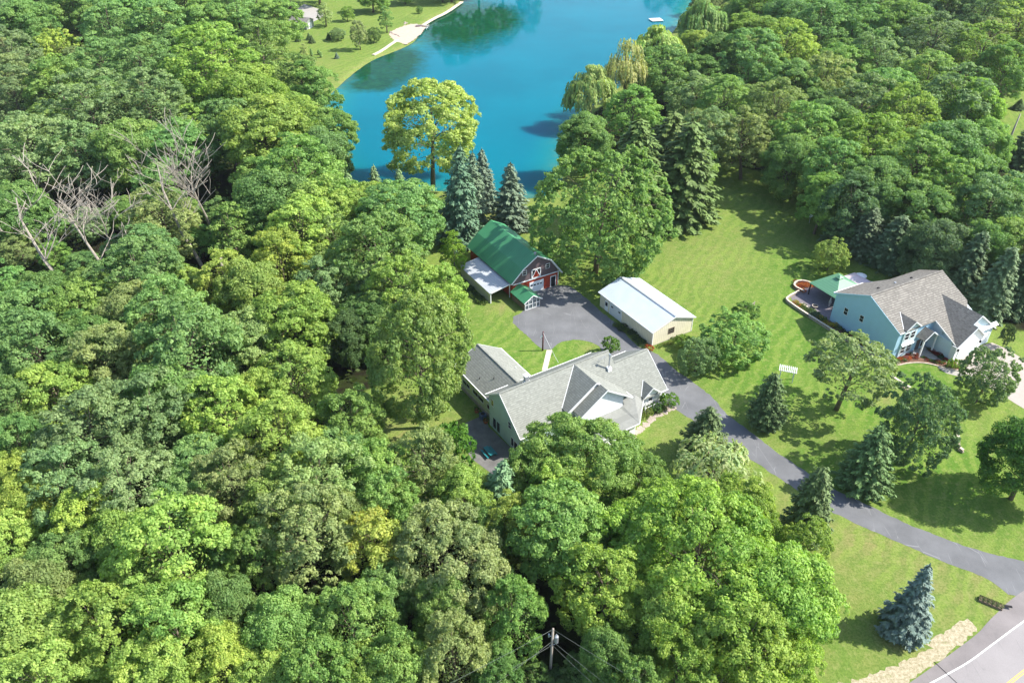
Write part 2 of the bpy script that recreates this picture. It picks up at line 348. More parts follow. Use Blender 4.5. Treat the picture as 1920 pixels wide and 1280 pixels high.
def asphalt(name, c, crack=(.5, .5, .48), amt=.25, stain=.25):
    m, nt, b, L = newmat(name)
    v = mixc(nt, ramp(nt, noise(nt, .25, 5, .6), .3, .7), tuple(x * (1 - stain) for x in c), tuple(x * (1 + stain * .6) for x in c))
    v = mixc(nt, mth(nt, 'MULTIPLY', ramp(nt, noise(nt, 12, 3, .7), .35, .7), .35), v, tuple(x * 1.5 for x in c))
    vo = nt.nodes.new("ShaderNodeTexVoronoi"); vo.feature = 'DISTANCE_TO_EDGE'; vo.inputs["Scale"].default_value = .30
    tc = nt.nodes.new("ShaderNodeTexCoord"); mp = nt.nodes.new("ShaderNodeMapping"); mp.inputs["Rotation"].default_value = (0, 0, R(33)); mp.inputs["Scale"].default_value = (1.9, .35, 1)
    L(tc.outputs["Object"], mp.inputs[0])
    ad = nt.nodes.new("ShaderNodeVectorMath"); ad.operation = 'ADD'; L(mp.outputs[0], ad.inputs[0])
    nn = nt.nodes.new("ShaderNodeTexNoise"); nn.inputs["Scale"].default_value = .15; L(tc.outputs["Object"], nn.inputs["Vector"]); L(nn.outputs["Color"], ad.inputs[1]); L(ad.outputs[0], vo.inputs["Vector"])
    cr = mth(nt, 'MULTIPLY', mth(nt, 'LESS_THAN', vo.outputs["Distance"], .012), ramp(nt, noise(nt, .3, 3), .48, .6))
    L(mixc(nt, mth(nt, 'MULTIPLY', cr, amt), v, crack), b.inputs["Base Color"]); b.inputs["Roughness"].default_value = .85; b.inputs["Specular IOR Level"].default_value = .25
    bump(nt, b, noise(nt, 20, 2), .2, .02); return m
M['drive'] = asphalt('drive', (.140, .142, .147), (.32, .32, .33), .35)
M['road'] = asphalt('road', (.255, .236, .232), (.12, .12, .12), .3, .12)
M['shoulder'] = asphalt('shoulder', (.20, .18, .175), (.12, .12, .12), .3, .25)
M['drive_concrete'] = plain('drive_concrete', (.37, .325, .285), .85, .10, .7)
M['paint_white'] = plain('paint_white', (.7, .7, .68), .7, .1, 3)
M['paint_yellow'] = plain('paint_yellow', (.62, .40, .13), .7, .15, 3)
def strawmat():
    m, nt, b, L = newmat("straw"); a = noise(nt, 2.6, 6, .85); q = noise(nt, .9, 4, .7)
    c = mixc(nt, ramp(nt, a, .35, .62), (.17, .15, .06), (.50, .43, .31)); c = mixc(nt, mth(nt, 'MULTIPLY', ramp(nt, q, .58, .7), .6), c, (.16, .19, .05))
    L(c, b.inputs["Base Color"]); b.inputs["Roughness"].default_value = 1; bump(nt, b, a, .6, .08); return m
M['straw'] = strawmat()

# drive of the near house: left edge down to the road, right edge back up
left_e = [(953.7, 597.5), (985, 626), (1015, 655), (1034, 655.5), (1042, 647), (1057, 639), (1080, 636), (1105, 640), (1120, 647), (1130, 657), (1138, 668), (1160, 690), (1215, 730), (1259, 761), (1279, 775), (1318, 800), (1358, 827), (1411, 863), (1477, 907), (1545, 952), (1623, 990), (1700, 1022), (1765, 1052), (1815, 1070), (1850, 1084), (1876, 1100), (1897, 1119)]
right_e = [(1960, 1120), (2040, 1105), (1990, 1072), (1920, 1052), (1868, 1040), (1784, 1015), (1687, 976), (1597, 931), (1558, 914), (1503, 879), (1450, 843), (1406, 808), (1380, 790), (1358, 772), (1340, 748), (1300, 716), (1262, 690), (1238, 668), (1219, 656), (1200, 652), (1178, 634), (1163, 612), (1124, 582), (1108, 566), (1085, 548), (1072, 538), (1050, 533), (1000, 546), (985, 583)]
sheet("asphalt_drive", px2(left_e + right_e), .012, M['drive'], label="dark grey asphalt drive and turning court", it=1, rag=.11)
edge = smooth_poly(px2([(1690, 1290), (1765, 1238), (1800, 1212), (1835, 1186), (1852, 1165), (1872, 1146), (1897, 1121), (1960, 1080), (2060, 1010), (2200, 900)]), 2, False)
pre = smooth_poly(px2([(1200, 1560), (1400, 1450), (1560, 1362), (1690, 1290)]), 1, False)
# public road swept from its inner line: edges at set offsets from the white line
wl = smooth_poly(px2([(1300, 1500), (1500, 1400), (1640, 1335), (1742, 1280), (1775, 1262), (1815, 1240), (1852, 1212), (1895, 1180), (1950, 1140), (2050, 1060), (2200, 940)]), 2, False)
def offset(pl, d):
    out = []
    for i, p in enumerate(pl):
        a = pl[max(i - 1, 0)]; b_ = pl[min(i + 1, len(pl) - 1)]; t = Vector((b_[0] - a[0], b_[1] - a[1], 0)).normalized(); out.append(Vector((p[0] + t.y * d, p[1] - t.x * d, 0)))
    return out
def strip(name, pl, d0, d1, z, mat, label=None):
    a = offset(pl, d0); b_ = offset(pl, d1); mb = MB()
    for i in range(len(pl) - 1):
        mb.poly([(a[i].x, a[i].y, z), (b_[i].x, b_[i].y, z), (b_[i + 1].x, b_[i + 1].y, z), (a[i + 1].x, a[i + 1].y, z)])
    return tag(mb.build(name, mat), label, None, None, "structure")
strip("road_surface", wl, 0, 12.5, .022, M['road'], "pale grey two lane road in the corner")
sheet("road_shoulder", [*edge, *[Vector(p) for p in reversed(offset(wl, .05))][:], *pre], .017, M['shoulder'], label="darker asphalt shoulder beside the road")
strip("edge_line", wl, 0, .17, .028, M['paint_white'], "white line along the edge of the road")
strip("centre_line", wl, 3.95, 4.09, .028, M['paint_yellow'], "double yellow line in the middle of the road")
strip("centre_line", wl, 4.20, 4.34, .028, M['paint_yellow'], "double yellow line in the middle of the road")
mbj = MB(); a_, b_ = P(1752, 1240, .034), P(1800, 1285, .034); mbj.bar(a_, b_, .09, .004); tag(mbj.build("road_joint", M['dark']), "dark tar joint across the shoulder", None, None, "structure")
sheet("straw_strip", px2([(1400, 1360), (1480, 1315), (1575, 1281), (1660, 1255), (1700, 1236), (1747, 1212), (1737, 1208), (1770, 1186), (1810, 1157), (1822, 1166), (1833.5, 1182), (1800, 1207), (1765, 1234), (1690, 1284), (1600, 1330), (1500, 1390)]), .008, M['straw'], "stuff", "pale straw laid over the verge beside the road", None, 0, .28)
# concrete drive of the blue house, walks, beach
sheet("concrete_drive", px2([(1790, 676), (1812, 664), (1846, 646), (1860, 642), (1890, 655), (1960, 700), (2120, 800), (2120, 930), (1960, 790), (1905, 757), (1878, 740), (1830, 712), (1792, 690)]), .012, M['drive_concrete'], label="pale concrete drive in front of the blue house garage")
sheet("garden_walk", px2([(1720, 660), (1735, 668), (1752, 678), (1760, 690), (1775, 700), (1800, 706), (1812, 700), (1790, 688), (1778, 680), (1762, 668), (1747, 656), (1738, 652)]), .016, M['concrete'], label="short concrete walk to the porch of the blue house")
sheet("brick_walk", px2([(1025, 656), (1035.5, 656), (1026, 694), (1016, 694)]), .018, M['pale_stone'], label="straight pale path from the court to the house")
sheet("beach_sand", px2([(729, 62), (748, 52), (770, 45), (784, 46), (800, 50), (790, 64), (775, 76), (760, 84), (742, 78), (733, 70)]), .02, M['sand'], label="small sandy beach at the lake edge", rag=.4)
sheet("far_drive", px2([(556, 58), (590, 40), (610, 30), (600, 18), (570, 8), (540, 30), (552, 42)]), .012, M['concrete'], label="pale concrete yard at the top left")
sheet("woodland_clearing", px2([(2, 862), (40, 862), (48, 884), (0, 892)]), .012, M['sand'], label="bare sandy patch at the left photo edge")
sheet("woodland_clearing", px2([(158, 128), (180, 126), (176, 136), (160, 140)]), .012, M['sand'], label="bare sandy patch beside the bright poplar")
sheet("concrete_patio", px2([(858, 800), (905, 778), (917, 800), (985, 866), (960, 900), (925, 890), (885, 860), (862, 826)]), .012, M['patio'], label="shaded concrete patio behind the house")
# stone edging sheet along lake

# ------------------------------------------------------------------ building helpers (local frame: x along the front, -y towards the front)
def win(parent, face, a, c, z0, wd, h, rows=2, cols=1, frame='white_board', name='window', glass='glass'):
    """framed window on the wall plane a of a house, centred at c, sill at z0"""
    def pt(s, z, out):
        if face == 'L': return (a - out, c + s, z)
        if face == 'R': return (a + out, c + s, z)
        if face == 'F': return (c + s, a - out, z)
        return (c + s, a + out, z)
    def bx(m, s0, z0_, s1, z1_, o0, o1):
        p = pt(s0, z0_, o0); q = pt(s1, z1_, o1); m.box(min(p[0], q[0]), min(p[1], q[1]), z0_, max(p[0], q[0]), max(p[1], q[1]), z1_)
    m = MB(); t = .07; W = wd / 2
    bx(m, -W, z0, -W + t, z0 + h, .004, .05); bx(m, W - t, z0, W, z0 + h, .004, .05)
    bx(m, -W + t, z0, W - t, z0 + t, .004, .055); bx(m, -W + t, z0 + h - t, W - t, z0 + h, .004, .05)
    for i in range(1, rows): bx(m, -W + t, z0 + h * i / rows - .025, W - t, z0 + h * i / rows + .025, .02, .045)
    for i in range(1, cols): bx(m, -W + wd * i / cols - .03, z0 + t, -W + wd * i / cols + .03, z0 + h - t, .022, .047)
    o = m.build(name, M[frame], parent)
    g = MB(); bx(g, -W + t, z0 + t, W - t, z0 + h - t, .004, .018); g.build('pane', M[glass], o)
    return o
def fascia(mb, pts, t=.07, h=.2, dz=-.08):
    for a, b_ in zip(pts[:-1], pts[1:]): mb.bar((a[0], a[1], a[2] + dz), (b_[0], b_[1], b_[2] + dz), t, h)

# ---- metal shed
def shed():
    r = empty("metal_shed", (25.75, 120.29, 0), R(31)); tag(r, "long cream metal shed with pale tin gable roof beside the asphalt court", "shed")
    Wd, Ln, ez, pz = 9.8, 16.2, 3.35, 5.05
    m = MB(); m.prism_y([(0.1, 0.12), (Wd - .1, .12), (Wd - .1, ez), (Wd / 2, pz - .12), (.1, ez)], 0.0, Ln)
    wo = m.build("wall", [M['cream_metal']], r)
    b = MB(); b.box(.05, -.03, 0, Wd - .05, Ln + .03, .12); b.build("foundation", M['concrete'], r)
    # side cladding sheet, proud of the body so its ribs stand vertical
    s = MB(); s.box(.07, .02, .13, .097, Ln - .02, ez - .02); s.build("side_cladding", M['cream_metal_side'], r)
    ov = .3
    for sx in (0, 1):
        q = MB(); e = (-ov if sx == 0 else Wd + ov); zz = ez - ov * (pz - ez) / (Wd / 2)
        q.slab([(Wd / 2, -ov, pz), (Wd / 2, Ln + ov, pz), (e, Ln + ov, zz), (e, -ov, zz)][::1 if sx else -1], .1); q.build("roof_panel", M['zinc_roof'], r)
    rc = MB(); rc.bar((Wd / 2, -ov - .02, pz + .03), (Wd / 2, Ln + ov + .02, pz + .03), .35, .05); rc.build("ridge_cap", M['metal'], r)
    tr = MB(); zz = ez - ov * (pz - ez) / (Wd / 2)
    fascia(tr, [(-ov, -ov - .03, zz), (Wd / 2, -ov - .03, pz), (Wd + ov, -ov - .03, zz)], .05, .2); fascia(tr, [(-ov - .03, -ov, zz), (-ov - .03, Ln + ov, zz)], .06, .16)
    tr.box(-.0 + .05, -.05, .13, .22, -.002, ez); tr.box(Wd - .22, -.05, .13, Wd - .05, -.002, ez)
    tr.build("trim", M['white_board'], r)
    win(r, 'F', 0.0, 4.5, 1.35, 1.5, 1.25, 3, 1, 'wood')
    d = MB(); d.box(.0, 9.3, .1, .065, 12.8, 2.95); go = d.build("garage_door", M['white_siding'], r)
    f = MB(); f.box(-.03, 9.15, .1, .062, 9.3, 3.1); f.box(-.03, 12.8, .1, .062, 12.95, 3.1); f.box(-.03, 9.3, 2.95, .062, 12.8, 3.1); f.build("door_frame", M['white_board'], go)
    for y in (9.9, 12.2): g = MB(); g.box(-.03, y - .28, 1.8, -.002, y + .28, 2.1); g.build("pane", M['glass'], go)
    d = MB(); d.box(0, 13.5, .1, .065, 14.5, 2.3); do = d.build("door", M['white_board'], r)
    g = MB(); g.box(-.03, 13.65, 1.2, -.002, 14.35, 2.05); g.build("pane", M['glass'], do)
    g = MB(); g.box(-.03, 13.7, 2.65, .06, 13.9, 2.85); g.build("wall_lamp", M['metal'], r)
shed()

# ---- barn with its lean-to and greenhouse porch
def barn():
    r = empty("barn", (9.91, 141.62, 0), R(31)); tag(r, "red barn with green gambrel roof, tin lean-to and small glazed porch", "barn")
    cx = -5.3; F0, B0 = 1.0, 18.8; hw, kz, kw, ez, pz = 5.45, 6.5, 3.35, 3.15, 8.35
    m = MB(); m.prism_y([(cx - hw, 0), (cx + hw, 0), (cx + hw, ez + .02), (cx - hw, ez + .02)], F0, B0); m.build("wall", M['red_boards'], r)
    m = MB(); m.prism_y([(cx - hw, ez + .02), (cx + hw, ez + .02), (cx + kw, kz), (cx, pz), (cx - kw, kz - .35)], F0 - .02, B0); m.build("gable", M['weathered_boards'], r)
    ov = .45
    prof = [(cx - hw - .6, ez + .55), (cx - kw - .02, kz - .22), (cx, pz + .12), (cx + kw + .02, kz + .12), (cx + hw + .75, ez - .25)]
    for i in range(4):
        a, b_ = prof[i], prof[i + 1]; q = MB(); q.slab([(a[0], F0 - ov, a[1]), (b_[0], F0 - ov, b_[1]), (b_[0], B0 + ov, b_[1]), (a[0], B0 + ov, a[1])], .1); q.build("roof_panel", M['green_roof'], r)
    t = MB(); fascia(t, [(x, F0 - ov - .03, z) for x, z in prof], .06, .2, -.04); fascia(t, [(x, F0 - .06, z - .2) for x, z in prof[0:5]], .05, .16, -.05)
    t.box(cx - hw - .1, F0 - .14, ez - .02, cx + hw + .5, F0 - .03, ez + .14); t.box(cx + hw - .12, F0 - .05, 0, cx + hw + .04, F0 - .003, ez - .03); t.build("trim", M['white_board'], r)
    v = MB(); v.tube([(cx - .1, F0 + .35, pz), (cx - .1, F0 + .35, pz + .5)], [.2, .2], 8); v.tube([(cx - .1, F0 + .35, pz + .5), (cx - .1, F0 + .35, pz + .62)], [.3, .22], 8); v.build("roof_vent", M['metal'], r)
    # doors and windows
    d = MB(); d.box(-6.7, F0 - .05, .02, -3.6, F0 - .002, 2.35); gd = d.build("garage_door", M['white_board'], r)
    for k in range(4): g = MB(); g.box(-6.5 + k * .72, F0 - .075, 1.55, -6.05 + k * .72, F0 - .052, 1.85); g.build("pane", M['glass'], gd)
    f = MB(); f.box(-6.85, F0 - .09, 0, -6.7, F0 - .003, 2.5); f.box(-3.6, F0 - .09, 0, -3.45, F0 - .003, 2.5); f.box(-6.7, F0 - .09, 2.35, -3.6, F0 - .003, 2.5)
    f.build("door_frame", M['white_board'], gd)
    d = MB(); d.box(-1.65, F0 - .04, .02, -.55, F0 - .002, 2.35); dd = d.build("door", M['dark'], r)
    f = MB(); f.box(-1.8, F0 - .08, 0, -1.65, F0 - .003, 2.5); f.box(-.55, F0 - .08, 0, -.4, F0 - .003, 2.5); f.box(-1.65, F0 - .08, 2.35, -.55, F0 - .003, 2.5); f.build("door_frame", M['white_board'], dd)
    hx0, hx1, hz0, hz1 = -6.35, -4.3, 3.42, 5.35
    d = MB(); d.box(hx0, F0 - .06, hz0, hx1, F0 - .022, hz1); hd = d.build("hay_door", M['dark'], r)
    t = MB(); t.hexa([(hx0 + .15, F0 - .09, hz0 + .1), (hx1 - .15, F0 - .09, hz0 + .1), ((hx0 + hx1) / 2, F0 - .09, hz1 - .1)], [(hx0 + .15, F0 - .065, hz0 + .1), (hx1 - .15, F0 - .065, hz0 + .1), ((hx0 + hx1) / 2, F0 - .065, hz1 - .1)]); t.build("panel", M['red_boards'], hd)
    f = MB(); y = F0 - .12
    for a, b_ in (((hx0, hz0), (hx1, hz0)), ((hx0, hz1), (hx1, hz1)), ((hx0, hz0), (hx0, hz1)), ((hx1, hz0), (hx1, hz1)), ((hx0, hz0), ((hx0 + hx1) / 2, hz1)), ((hx1, hz0), ((hx0 + hx1) / 2, hz1))):
        f.bar((a[0], y, a[1]), (b_[0], y, b_[1]), .06, .15)
    f.build("frame", M['white_board'], hd)
    win(r, 'F', F0 - .02, cx - 2.75, 4.7, 1.0, 1.05, 2, 1); win(r, 'F', F0 - .02, cx + 2.75, 4.7, 1.0, 1.05, 2, 1)
    # lean-to on the left
    L0, L1 = -15.5, cx - hw; f0, f1 = 1.6, 14.2
    m = MB(); m.box(L0, f0 + .3, 0, L0 + .12, f1, 2.45); m.box(L0 + .12, f1 - .12, 0, L1, f1, 2.5); lw = m.build("lean_to_wall", M['cream_metal_side'], r)
    m = MB(); m.slab([(L0 - .3, f0 - .1, 2.52), (L1 + .02, f0 - .1, 3.35), (L1 + .02, f1 + .3, 3.35), (L0 - .3, f1 + .3, 2.52)], .09); m.build("lean_to_roof", M['lean_roof'], r)
    m = MB(); m.bar((L0 + .06, f0 + .2, 0), (L0 + .06, f0 + .2, 2.45), .16); m.bar((L1 - .3, f0 + .2, 0), (L1 - .3, f0 + .2, 3.2), .16); m.bar((L0, f0 - .12, 2.46), (L1, f0 - .12, 3.28), .05, .18); m.build("lean_to_frame", M['white_board'], r)
    # porch with green roof
    g0, g1 = -11.05, -7.55; y0, y1 = -4.1, F0 - .1; rz, e = 3.15, 2.05; gx = (g0 + g1) / 2
    m = MB(); m.box(g0, y0 + .1, 0, g0 + .12, y1, 1.0); m.box(g1 - .12, y0 + .1, 0, g1, y1, .8); m.box(g0, y0 + .1, 1.7, g0 + .12, y1, e)
    for k in range(6): yy = y0 + .15 + k * (y1 - y0 - .3) / 5; m.box(g0, yy - .1, 1.0, g0 + .12, yy + .1, 1.7); m.box(g1 - .12, yy - .08, .8, g1, yy + .08, e)
    m.build("porch_wall", M['wood'], r)
    m = MB(); m.box(g0 + .05, y0 + .15, 1.0, g0 + .08, y1, 1.7); m.box(g1 - .08, y0 + .15, .8, g1 - .05, y1, e)
    m.hexa([(g0 + .1, y0 + .08, .1), (g1 - .1, y0 + .08, .1), (g1 - .1, y0 + .08, e), (gx, y0 + .08, rz - .2), (g0 + .1, y0 + .08, e)], [(g0 + .1, y0 + .12, .1), (g1 - .1, y0 + .12, .1), (g1 - .1, y0 + .12, e), (gx, y0 + .12, rz - .2), (g0 + .1, y0 + .12, e)])
    m.build("porch_glazing", M['gh_glass'], r)
    m = MB()
    for x in (g0 + .06, gx - .9, gx, gx + .9, g1 - .06): m.bar((x, y0 + .03, 0), (x, y0 + .03, e + (rz - e - .2) * max(0, 1 - abs(x - gx) / (gx - g0))), .09)
    for z in (.08, 1.1, e): m.bar((g0, y0 + .02, z), (g1, y0 + .02, z), .07)
    m.build("porch_frame", M['white_board'], r)
    for k, sx in enumerate((-1, 1)):
        q = MB(); x = gx + sx * ((g1 - g0) / 2 + .35); zz = rz - (rz - e) * ((g1 - g0) / 2 + .35) / ((g1 - g0) / 2)
        q.slab([(gx, y0 - .3, rz), (x, y0 - .3, zz), (x, y1 + .1, zz), (gx, y1 + .1, rz)][::-sx], .08); q.build("porch_roof", M['green_roof'], r)
    t = MB(); wv = (g1 - g0) / 2 + .35; zz = rz - (rz - e) * wv / (wv - .35); fascia(t, [(gx - wv, y0 - .33, zz), (gx, y0 - .33, rz), (gx + wv, y0 - .33, zz)], .05, .18, -.05); t.build("porch_trim", M['white_board'], r)
barn()

# ---- main house
def main_house():
    r = empty("long_house", (1.32, 90.55, 0), R(32.5)); tag(r, "rambling grey-roofed house with several gables and a rear wing", "house")
    k = .82; RV, RZ = -5.6, 9.0                                  # main ridge
    zf = lambda v: RZ - k * (v - RV)                              # front roof plane (v = -y)
    zb = lambda v: RZ - .72 * (RV - v)
    V = lambda u, v, z: (u, -v, z)
    # bodies
    m = MB(); m.prism_x([(0.0, 0), (9.2, 0), (9.2, zb(-9.2) - .25), (-RV, RZ - .25), (0, zf(0) - .25)], 0, 20.4); m.build("wall", M['mint_siding'], r)
    BV, BZ = -3.9, zf(-3.9); BB = -8.8
    m = MB(); m.prism_x([(-1.2, 0), (8.6, 0), (8.6, 4.2), (-BV, BZ - .25), (-1.2, zf(1.2) - .25)], 20.4, 27.3); m.build("wall", M['white_board'], r)
    # rear wing
    WE, WR = 3.95, 6.65
    m = MB(); m.prism_y([(.95, 0), (9.4, 0), (9.4, WE), (5.2, WR - .2), (.95, WE)], 9.2, 21.2); m.build("wing_wall", M['cream_siding'], r)
    for sx in (-1, 1):
        q = MB(); e = 5.2 + sx * 4.65; ez = WR - 4.65 * .58; e2 = 8.4 if sx > 0 else 9.1
        q.slab([V(5.2, -e2, WR), V(5.2, -21.6, WR), V(e, -21.6, ez), V(e, -9.3, ez)][::sx], .14); q.build("wing_roof", M['gray_shingle'], r)
    # main roof
    q = MB(); q.slab([V(-.3, RV, RZ), V(-.3, .35, zf(.35)), V(20.75, .35, zf(.35)), V(20.75, RV, RZ)], .16); q.build("roof", M['gray_shingle'], r)
    q = MB(); q.slab([V(-.3, RV, RZ), V(20.75, RV, RZ), V(20.75, -9.9, zb(-9.9)), V(-.3, -9.9, zb(-9.9))], .16); q.build("roof", M['gray_shingle'], r)
    q = MB(); q.slab([V(20.752, BV, BZ), V(20.752, 1.9, zf(1.9)), V(27.8, 1.9, zf(1.9)), V(27.8, BV, BZ)], .16); q.build("roof", M['gray_shingle'], r)
    q = MB(); q.slab([V(20.752, BV, BZ), V(27.8, BV, BZ), V(27.8, -9.1, 3.95), V(20.752, -9.1, 3.95)], .16); q.build("roof", M['gray_shingle'], r)
    q = MB(); q.poly([V(20.72, RV, RZ - .1), V(20.72, BV, BZ), V(20.72, -9.5, 5.9)]); q.build("roof_end_wall", M['white_board'], r)
    q = MB(); q.bar(V(-.32, RV, RZ + .03), V(20.75, RV, RZ + .03), .3, .07); q.bar(V(20.76, BV, BZ + .03), V(27.8, BV, BZ + .03), .3, .07); q.bar(V(5.2, -9, WR + .03), V(5.2, -21.6, WR + .03), .25, .07); q.build("ridge_cap", M['gray_shingle'], r)
    t = MB(); fascia(t, [V(-.34, -9.9, zb(-9.9)), V(-.34, RV, RZ), V(-.34, .35, zf(.35))], .06, .24, -.1); fascia(t, [V(-.3, -9.94, zb(-9.9)), V(20.75, -9.94, zb(-9.9))], .12, .14, -.02)
    fascia(t, [V(-.3, .4, zf(.35)), V(8.6, .4, zf(.35))], .12, .14, -.03); fascia(t, [V(27.84, -9.1, 3.95), V(27.84, BV, BZ), V(27.84, 1.9, zf(1.9))], .06, .22, -.1)
    fascia(t, [V(20.8, -9.14, 3.95), V(27.8, -9.14, 3.95)], .12, .14, -.02); fascia(t, [V(26.3, 1.95, zf(1.9)), V(27.95, 1.95, zf(1.9))], .14, .14, -.03)
    fascia(t, [V(.5, -9.35, 3.95), V(.5, -21.65, 3.95)], .14, .16, -.04); fascia(t, [V(9.9, -9.9, 3.95), V(9.9, -21.65, 3.95)], .14, .16, -.04)
    fascia(t, [V(.55, -21.65, 3.95), V(5.2, -21.65, WR), V(9.85, -21.65, 3.95)], .06, .2, -.1); t.build("trim", M['white_board'], r)
    # large front gable, two steps; right slopes in one plane
    sl = .68; u1, z1, u2 = 13.8, 9.0, 14.5; z2 = z1 - sl * (u2 - u1); ul, ur = 8.4, 19.9; fv1, fv2 = .35, 2.25
    def vpl(z): return RV + (RZ - z) / k                           # where height z meets the front roof plane
    zl = z1 - sl * (u1 - ul)
    q = MB(); q.slab([V(u1, vpl(z1) - .02, z1), V(ul, vpl(zl) - .15, zl), V(ul, fv1, zl), V(u1, fv1, z1)], .14); q.build("gable_roof", M['gray_shingle'], r)
    zr = z1 - sl * (ur - u1)
    q = MB(); q.slab([V(u1, vpl(z1) - .02, z1 + .002), V(u1, fv1, z1 + .002), V(u2, fv1, z2), V(u2, fv2, z2), V(ur, fv2, zr), V(ur, vpl(zr) - .1, zr)], .14); q.build("gable_roof", M['gray_shingle'], r)
    ul2 = 9.6; zl2 = z2 - sl * (u2 - ul2)
    q = MB(); q.slab([V(u2 - .002, fv1 - .15, z2), V(ul2, fv1 - .15, zl2), V(ul2, fv2, zl2), V(u2 - .002, fv2, z2)], .14); q.build("gable_roof", M['gray_shingle'], r)
    wz = lambda u: (z1 - sl * abs(u - u1)) - .16
    q = MB(); q.hexa([V(ul + .25, -.25, 3.2), V(u2 + .2, -.25, 3.2), V(u2 + .2, -.25, wz(u2 + .2)), V(u1, -.25, z1 - .16), V(ul + .25, -.25, wz(ul + .25))][::-1], [V(ul + .25, .1, 3.2), V(u2 + .2, .1, 3.2), V(u2 + .2, .1, wz(u2 + .2)), V(u1, .1, z1 - .16), V(ul + .25, .1, wz(ul + .25))][::-1]); q.build("gable_wall", M['white_board'], r)
    w2 = lambda u: (z2 - sl * abs(u - u2)) - .16
    a = [(ul2 + .3, 0), (18.4, 0), (18.4, w2(18.4)), (u2, z2 - .16), (ul2 + .3, w2(ul2 + .3))]
    q = MB(); q.hexa([V(u, .11, z) for u, z in a][::-1], [V(u, 1.7, z) for u, z in a][::-1]); q.build("gable_wall", M['white_siding'], r)
    t = MB(); fascia(t, [V(ul, fv1 + .03, zl), V(u1, fv1 + .03, z1), V(u2, fv1 + .03, z2)], .06, .22, -.08); fascia(t, [V(ul2, fv2 + .03, zl2), V(u2, fv2 + .03, z2), V(ur, fv2 + .03, zr)], .06, .22, -.08)
    fascia(t, [V(ur + .04, fv2, zr), V(ur + .04, .6, zr)], .1, .16, -.04); t.bar(V(ul - .02, vpl(zl), zl + .04), V(u1, vpl(z1), z1 + .04), .10, .03)
    t.build("gable_trim", M['white_board'], r)
    # low hipped roof in front, its corner cut at forty-five degrees
    q = MB(); z0, z3 = 3.15, 2.45
    q.slab([V(9.2, 1.7, z0), V(9.2, 5.7, z3), V(18.7, 5.7, z3), V(17.9, 1.7, z0)], .14); q.build("porch_roof", M['low_shingle'], r)
    q = MB(); q.slab([V(17.9, 1.7, z0 + .002), V(18.7, 5.7, z3 + .002), V(22.6, 1.9, 2.8), V(21.5, .8, zf(.8) + .03), V(18.4, .8, 3.55)], .14); q.build("porch_roof", M['low_shingle'], r)
    t = MB(); fascia(t, [V(9.2, 5.75, z3), V(18.72, 5.75, z3), V(22.65, 1.95, 2.8)], .08, .2, -.09); t.build("porch_trim", M['white_board'], r)
    q = MB(); q.hexa([V(9.6, 1.8, 0), V(9.6, 5.3, 0), V(18.3, 5.3, 0), V(21.6, 2.0, 0)], [V(9.6, 1.8, z0 - .25), V(9.6, 5.3, z3 - .2), V(18.3, 5.3, z3 - .2), V(21.6, 2.0, 2.6)]); q.build("front_room_wall", M['white_board'], r)
    win(r, 'F', -5.3, 16.9, .9, .5, 1.1, 1, 1); win(r, 'F', -5.3, 14.0, .9, 1.6, 1.2, 1, 2)
    # small dormer gable and entry porch at the right
    du, dz, dh = 24.3, 4.75, 1.75; dsl = .85; df = 2.15
    for sx in (-1, 1):
        ez = dz - dsl * dh; q = MB(); q.slab([V(du, vpl(dz), dz), V(du + sx * dh, vpl(ez) - .1, ez), V(du + sx * dh, df, ez), V(du, df, dz)][::-sx], .1); q.build("dormer_roof", M['gray_shingle'], r)
    q = MB(); a = [(du - dh + .3, 2.6), (du + dh - .3, 2.6), (du + dh - .3, dz - dsl * (dh - .3) - .1), (du, dz - .1), (du - dh + .3, dz - dsl * (dh - .3) - .1)]
    q.hexa([V(u, 1.0, z) for u, z in a][::-1], [V(u, 1.75, z) for u, z in a][::-1]); q.build("dormer_wall", M['white_board'], r)
    t = MB(); fascia(t, [V(du - dh, df + .03, dz - dsl * dh), V(du, df + .03, dz), V(du + dh, df + .03, dz - dsl * dh)], .06, .18, -.06); t.bar(V(du - dh, vpl(dz - dsl * dh), dz - dsl * dh + .04), V(du, vpl(dz), dz + .04), .09, .03); t.build("dormer_trim", M['white_board'], r)
    win(r, 'F', -1.2, 24.9, 1.2, .9, 1.2, 2, 1)
    q = MB(); q.box(22.7, -2.5, 0, 27.0, -1.2, .35); q.build("porch_deck", M['concrete'], r)
    t = MB()
    for u in (22.8, 24.2, 25.6, 26.9): t.bar(V(u, 2.4, .35), V(u, 2.4, 2.55 if u in (22.8, 26.9) else 1.35), .14)
    for z in (.5, 1.3): t.bar(V(22.8, 2.4, z), V(26.9, 2.4, z), .08)
    for i in range(24): u = 22.95 + i * .165; t.bar(V(u, 2.4, .5), V(u, 2.4, 1.3), .045)
    t.build("porch_railing", M['white_board'], r)
    # windows of the shaded end wall
    win(r, 'L', 0, 8.2, 4.55, .85, 1.35, 1, 1); win(r, 'L', 0, 3.1, 3.6, .85, 1.35, 2, 1)
    win(r, 'L', 0, 7.6, .35, 1.0, 2.15, 1, 1, 'mint_siding', 'patio_door'); win(r, 'L', 0, 6.45, .35, 1.0, 2.15, 1, 1, 'mint_siding', 'patio_door')
    win(r, 'L', 0, 2.35, .6, .75, 1.75, 1, 1); win(r, 'L', 0, 1.35, .45, 1.1, 1.75, 1, 1); win(r, 'L', 0, .45, .6, .6, 1.75, 1, 1)
    for y, wd, z in ((10.6, 1.9, 1.5), (14.4, 3.6, 1.5), (15.2, .9, 2.9), (18.3, 2.4, 1.4)): win(r, 'L', .95, y, z, wd, .95, 1, 2 if wd > 1.5 else 1)
    m = MB(); m.box(.72, 9.3, 0, .945, 20.8, .55); m.build("foundation", M['stone'], r)
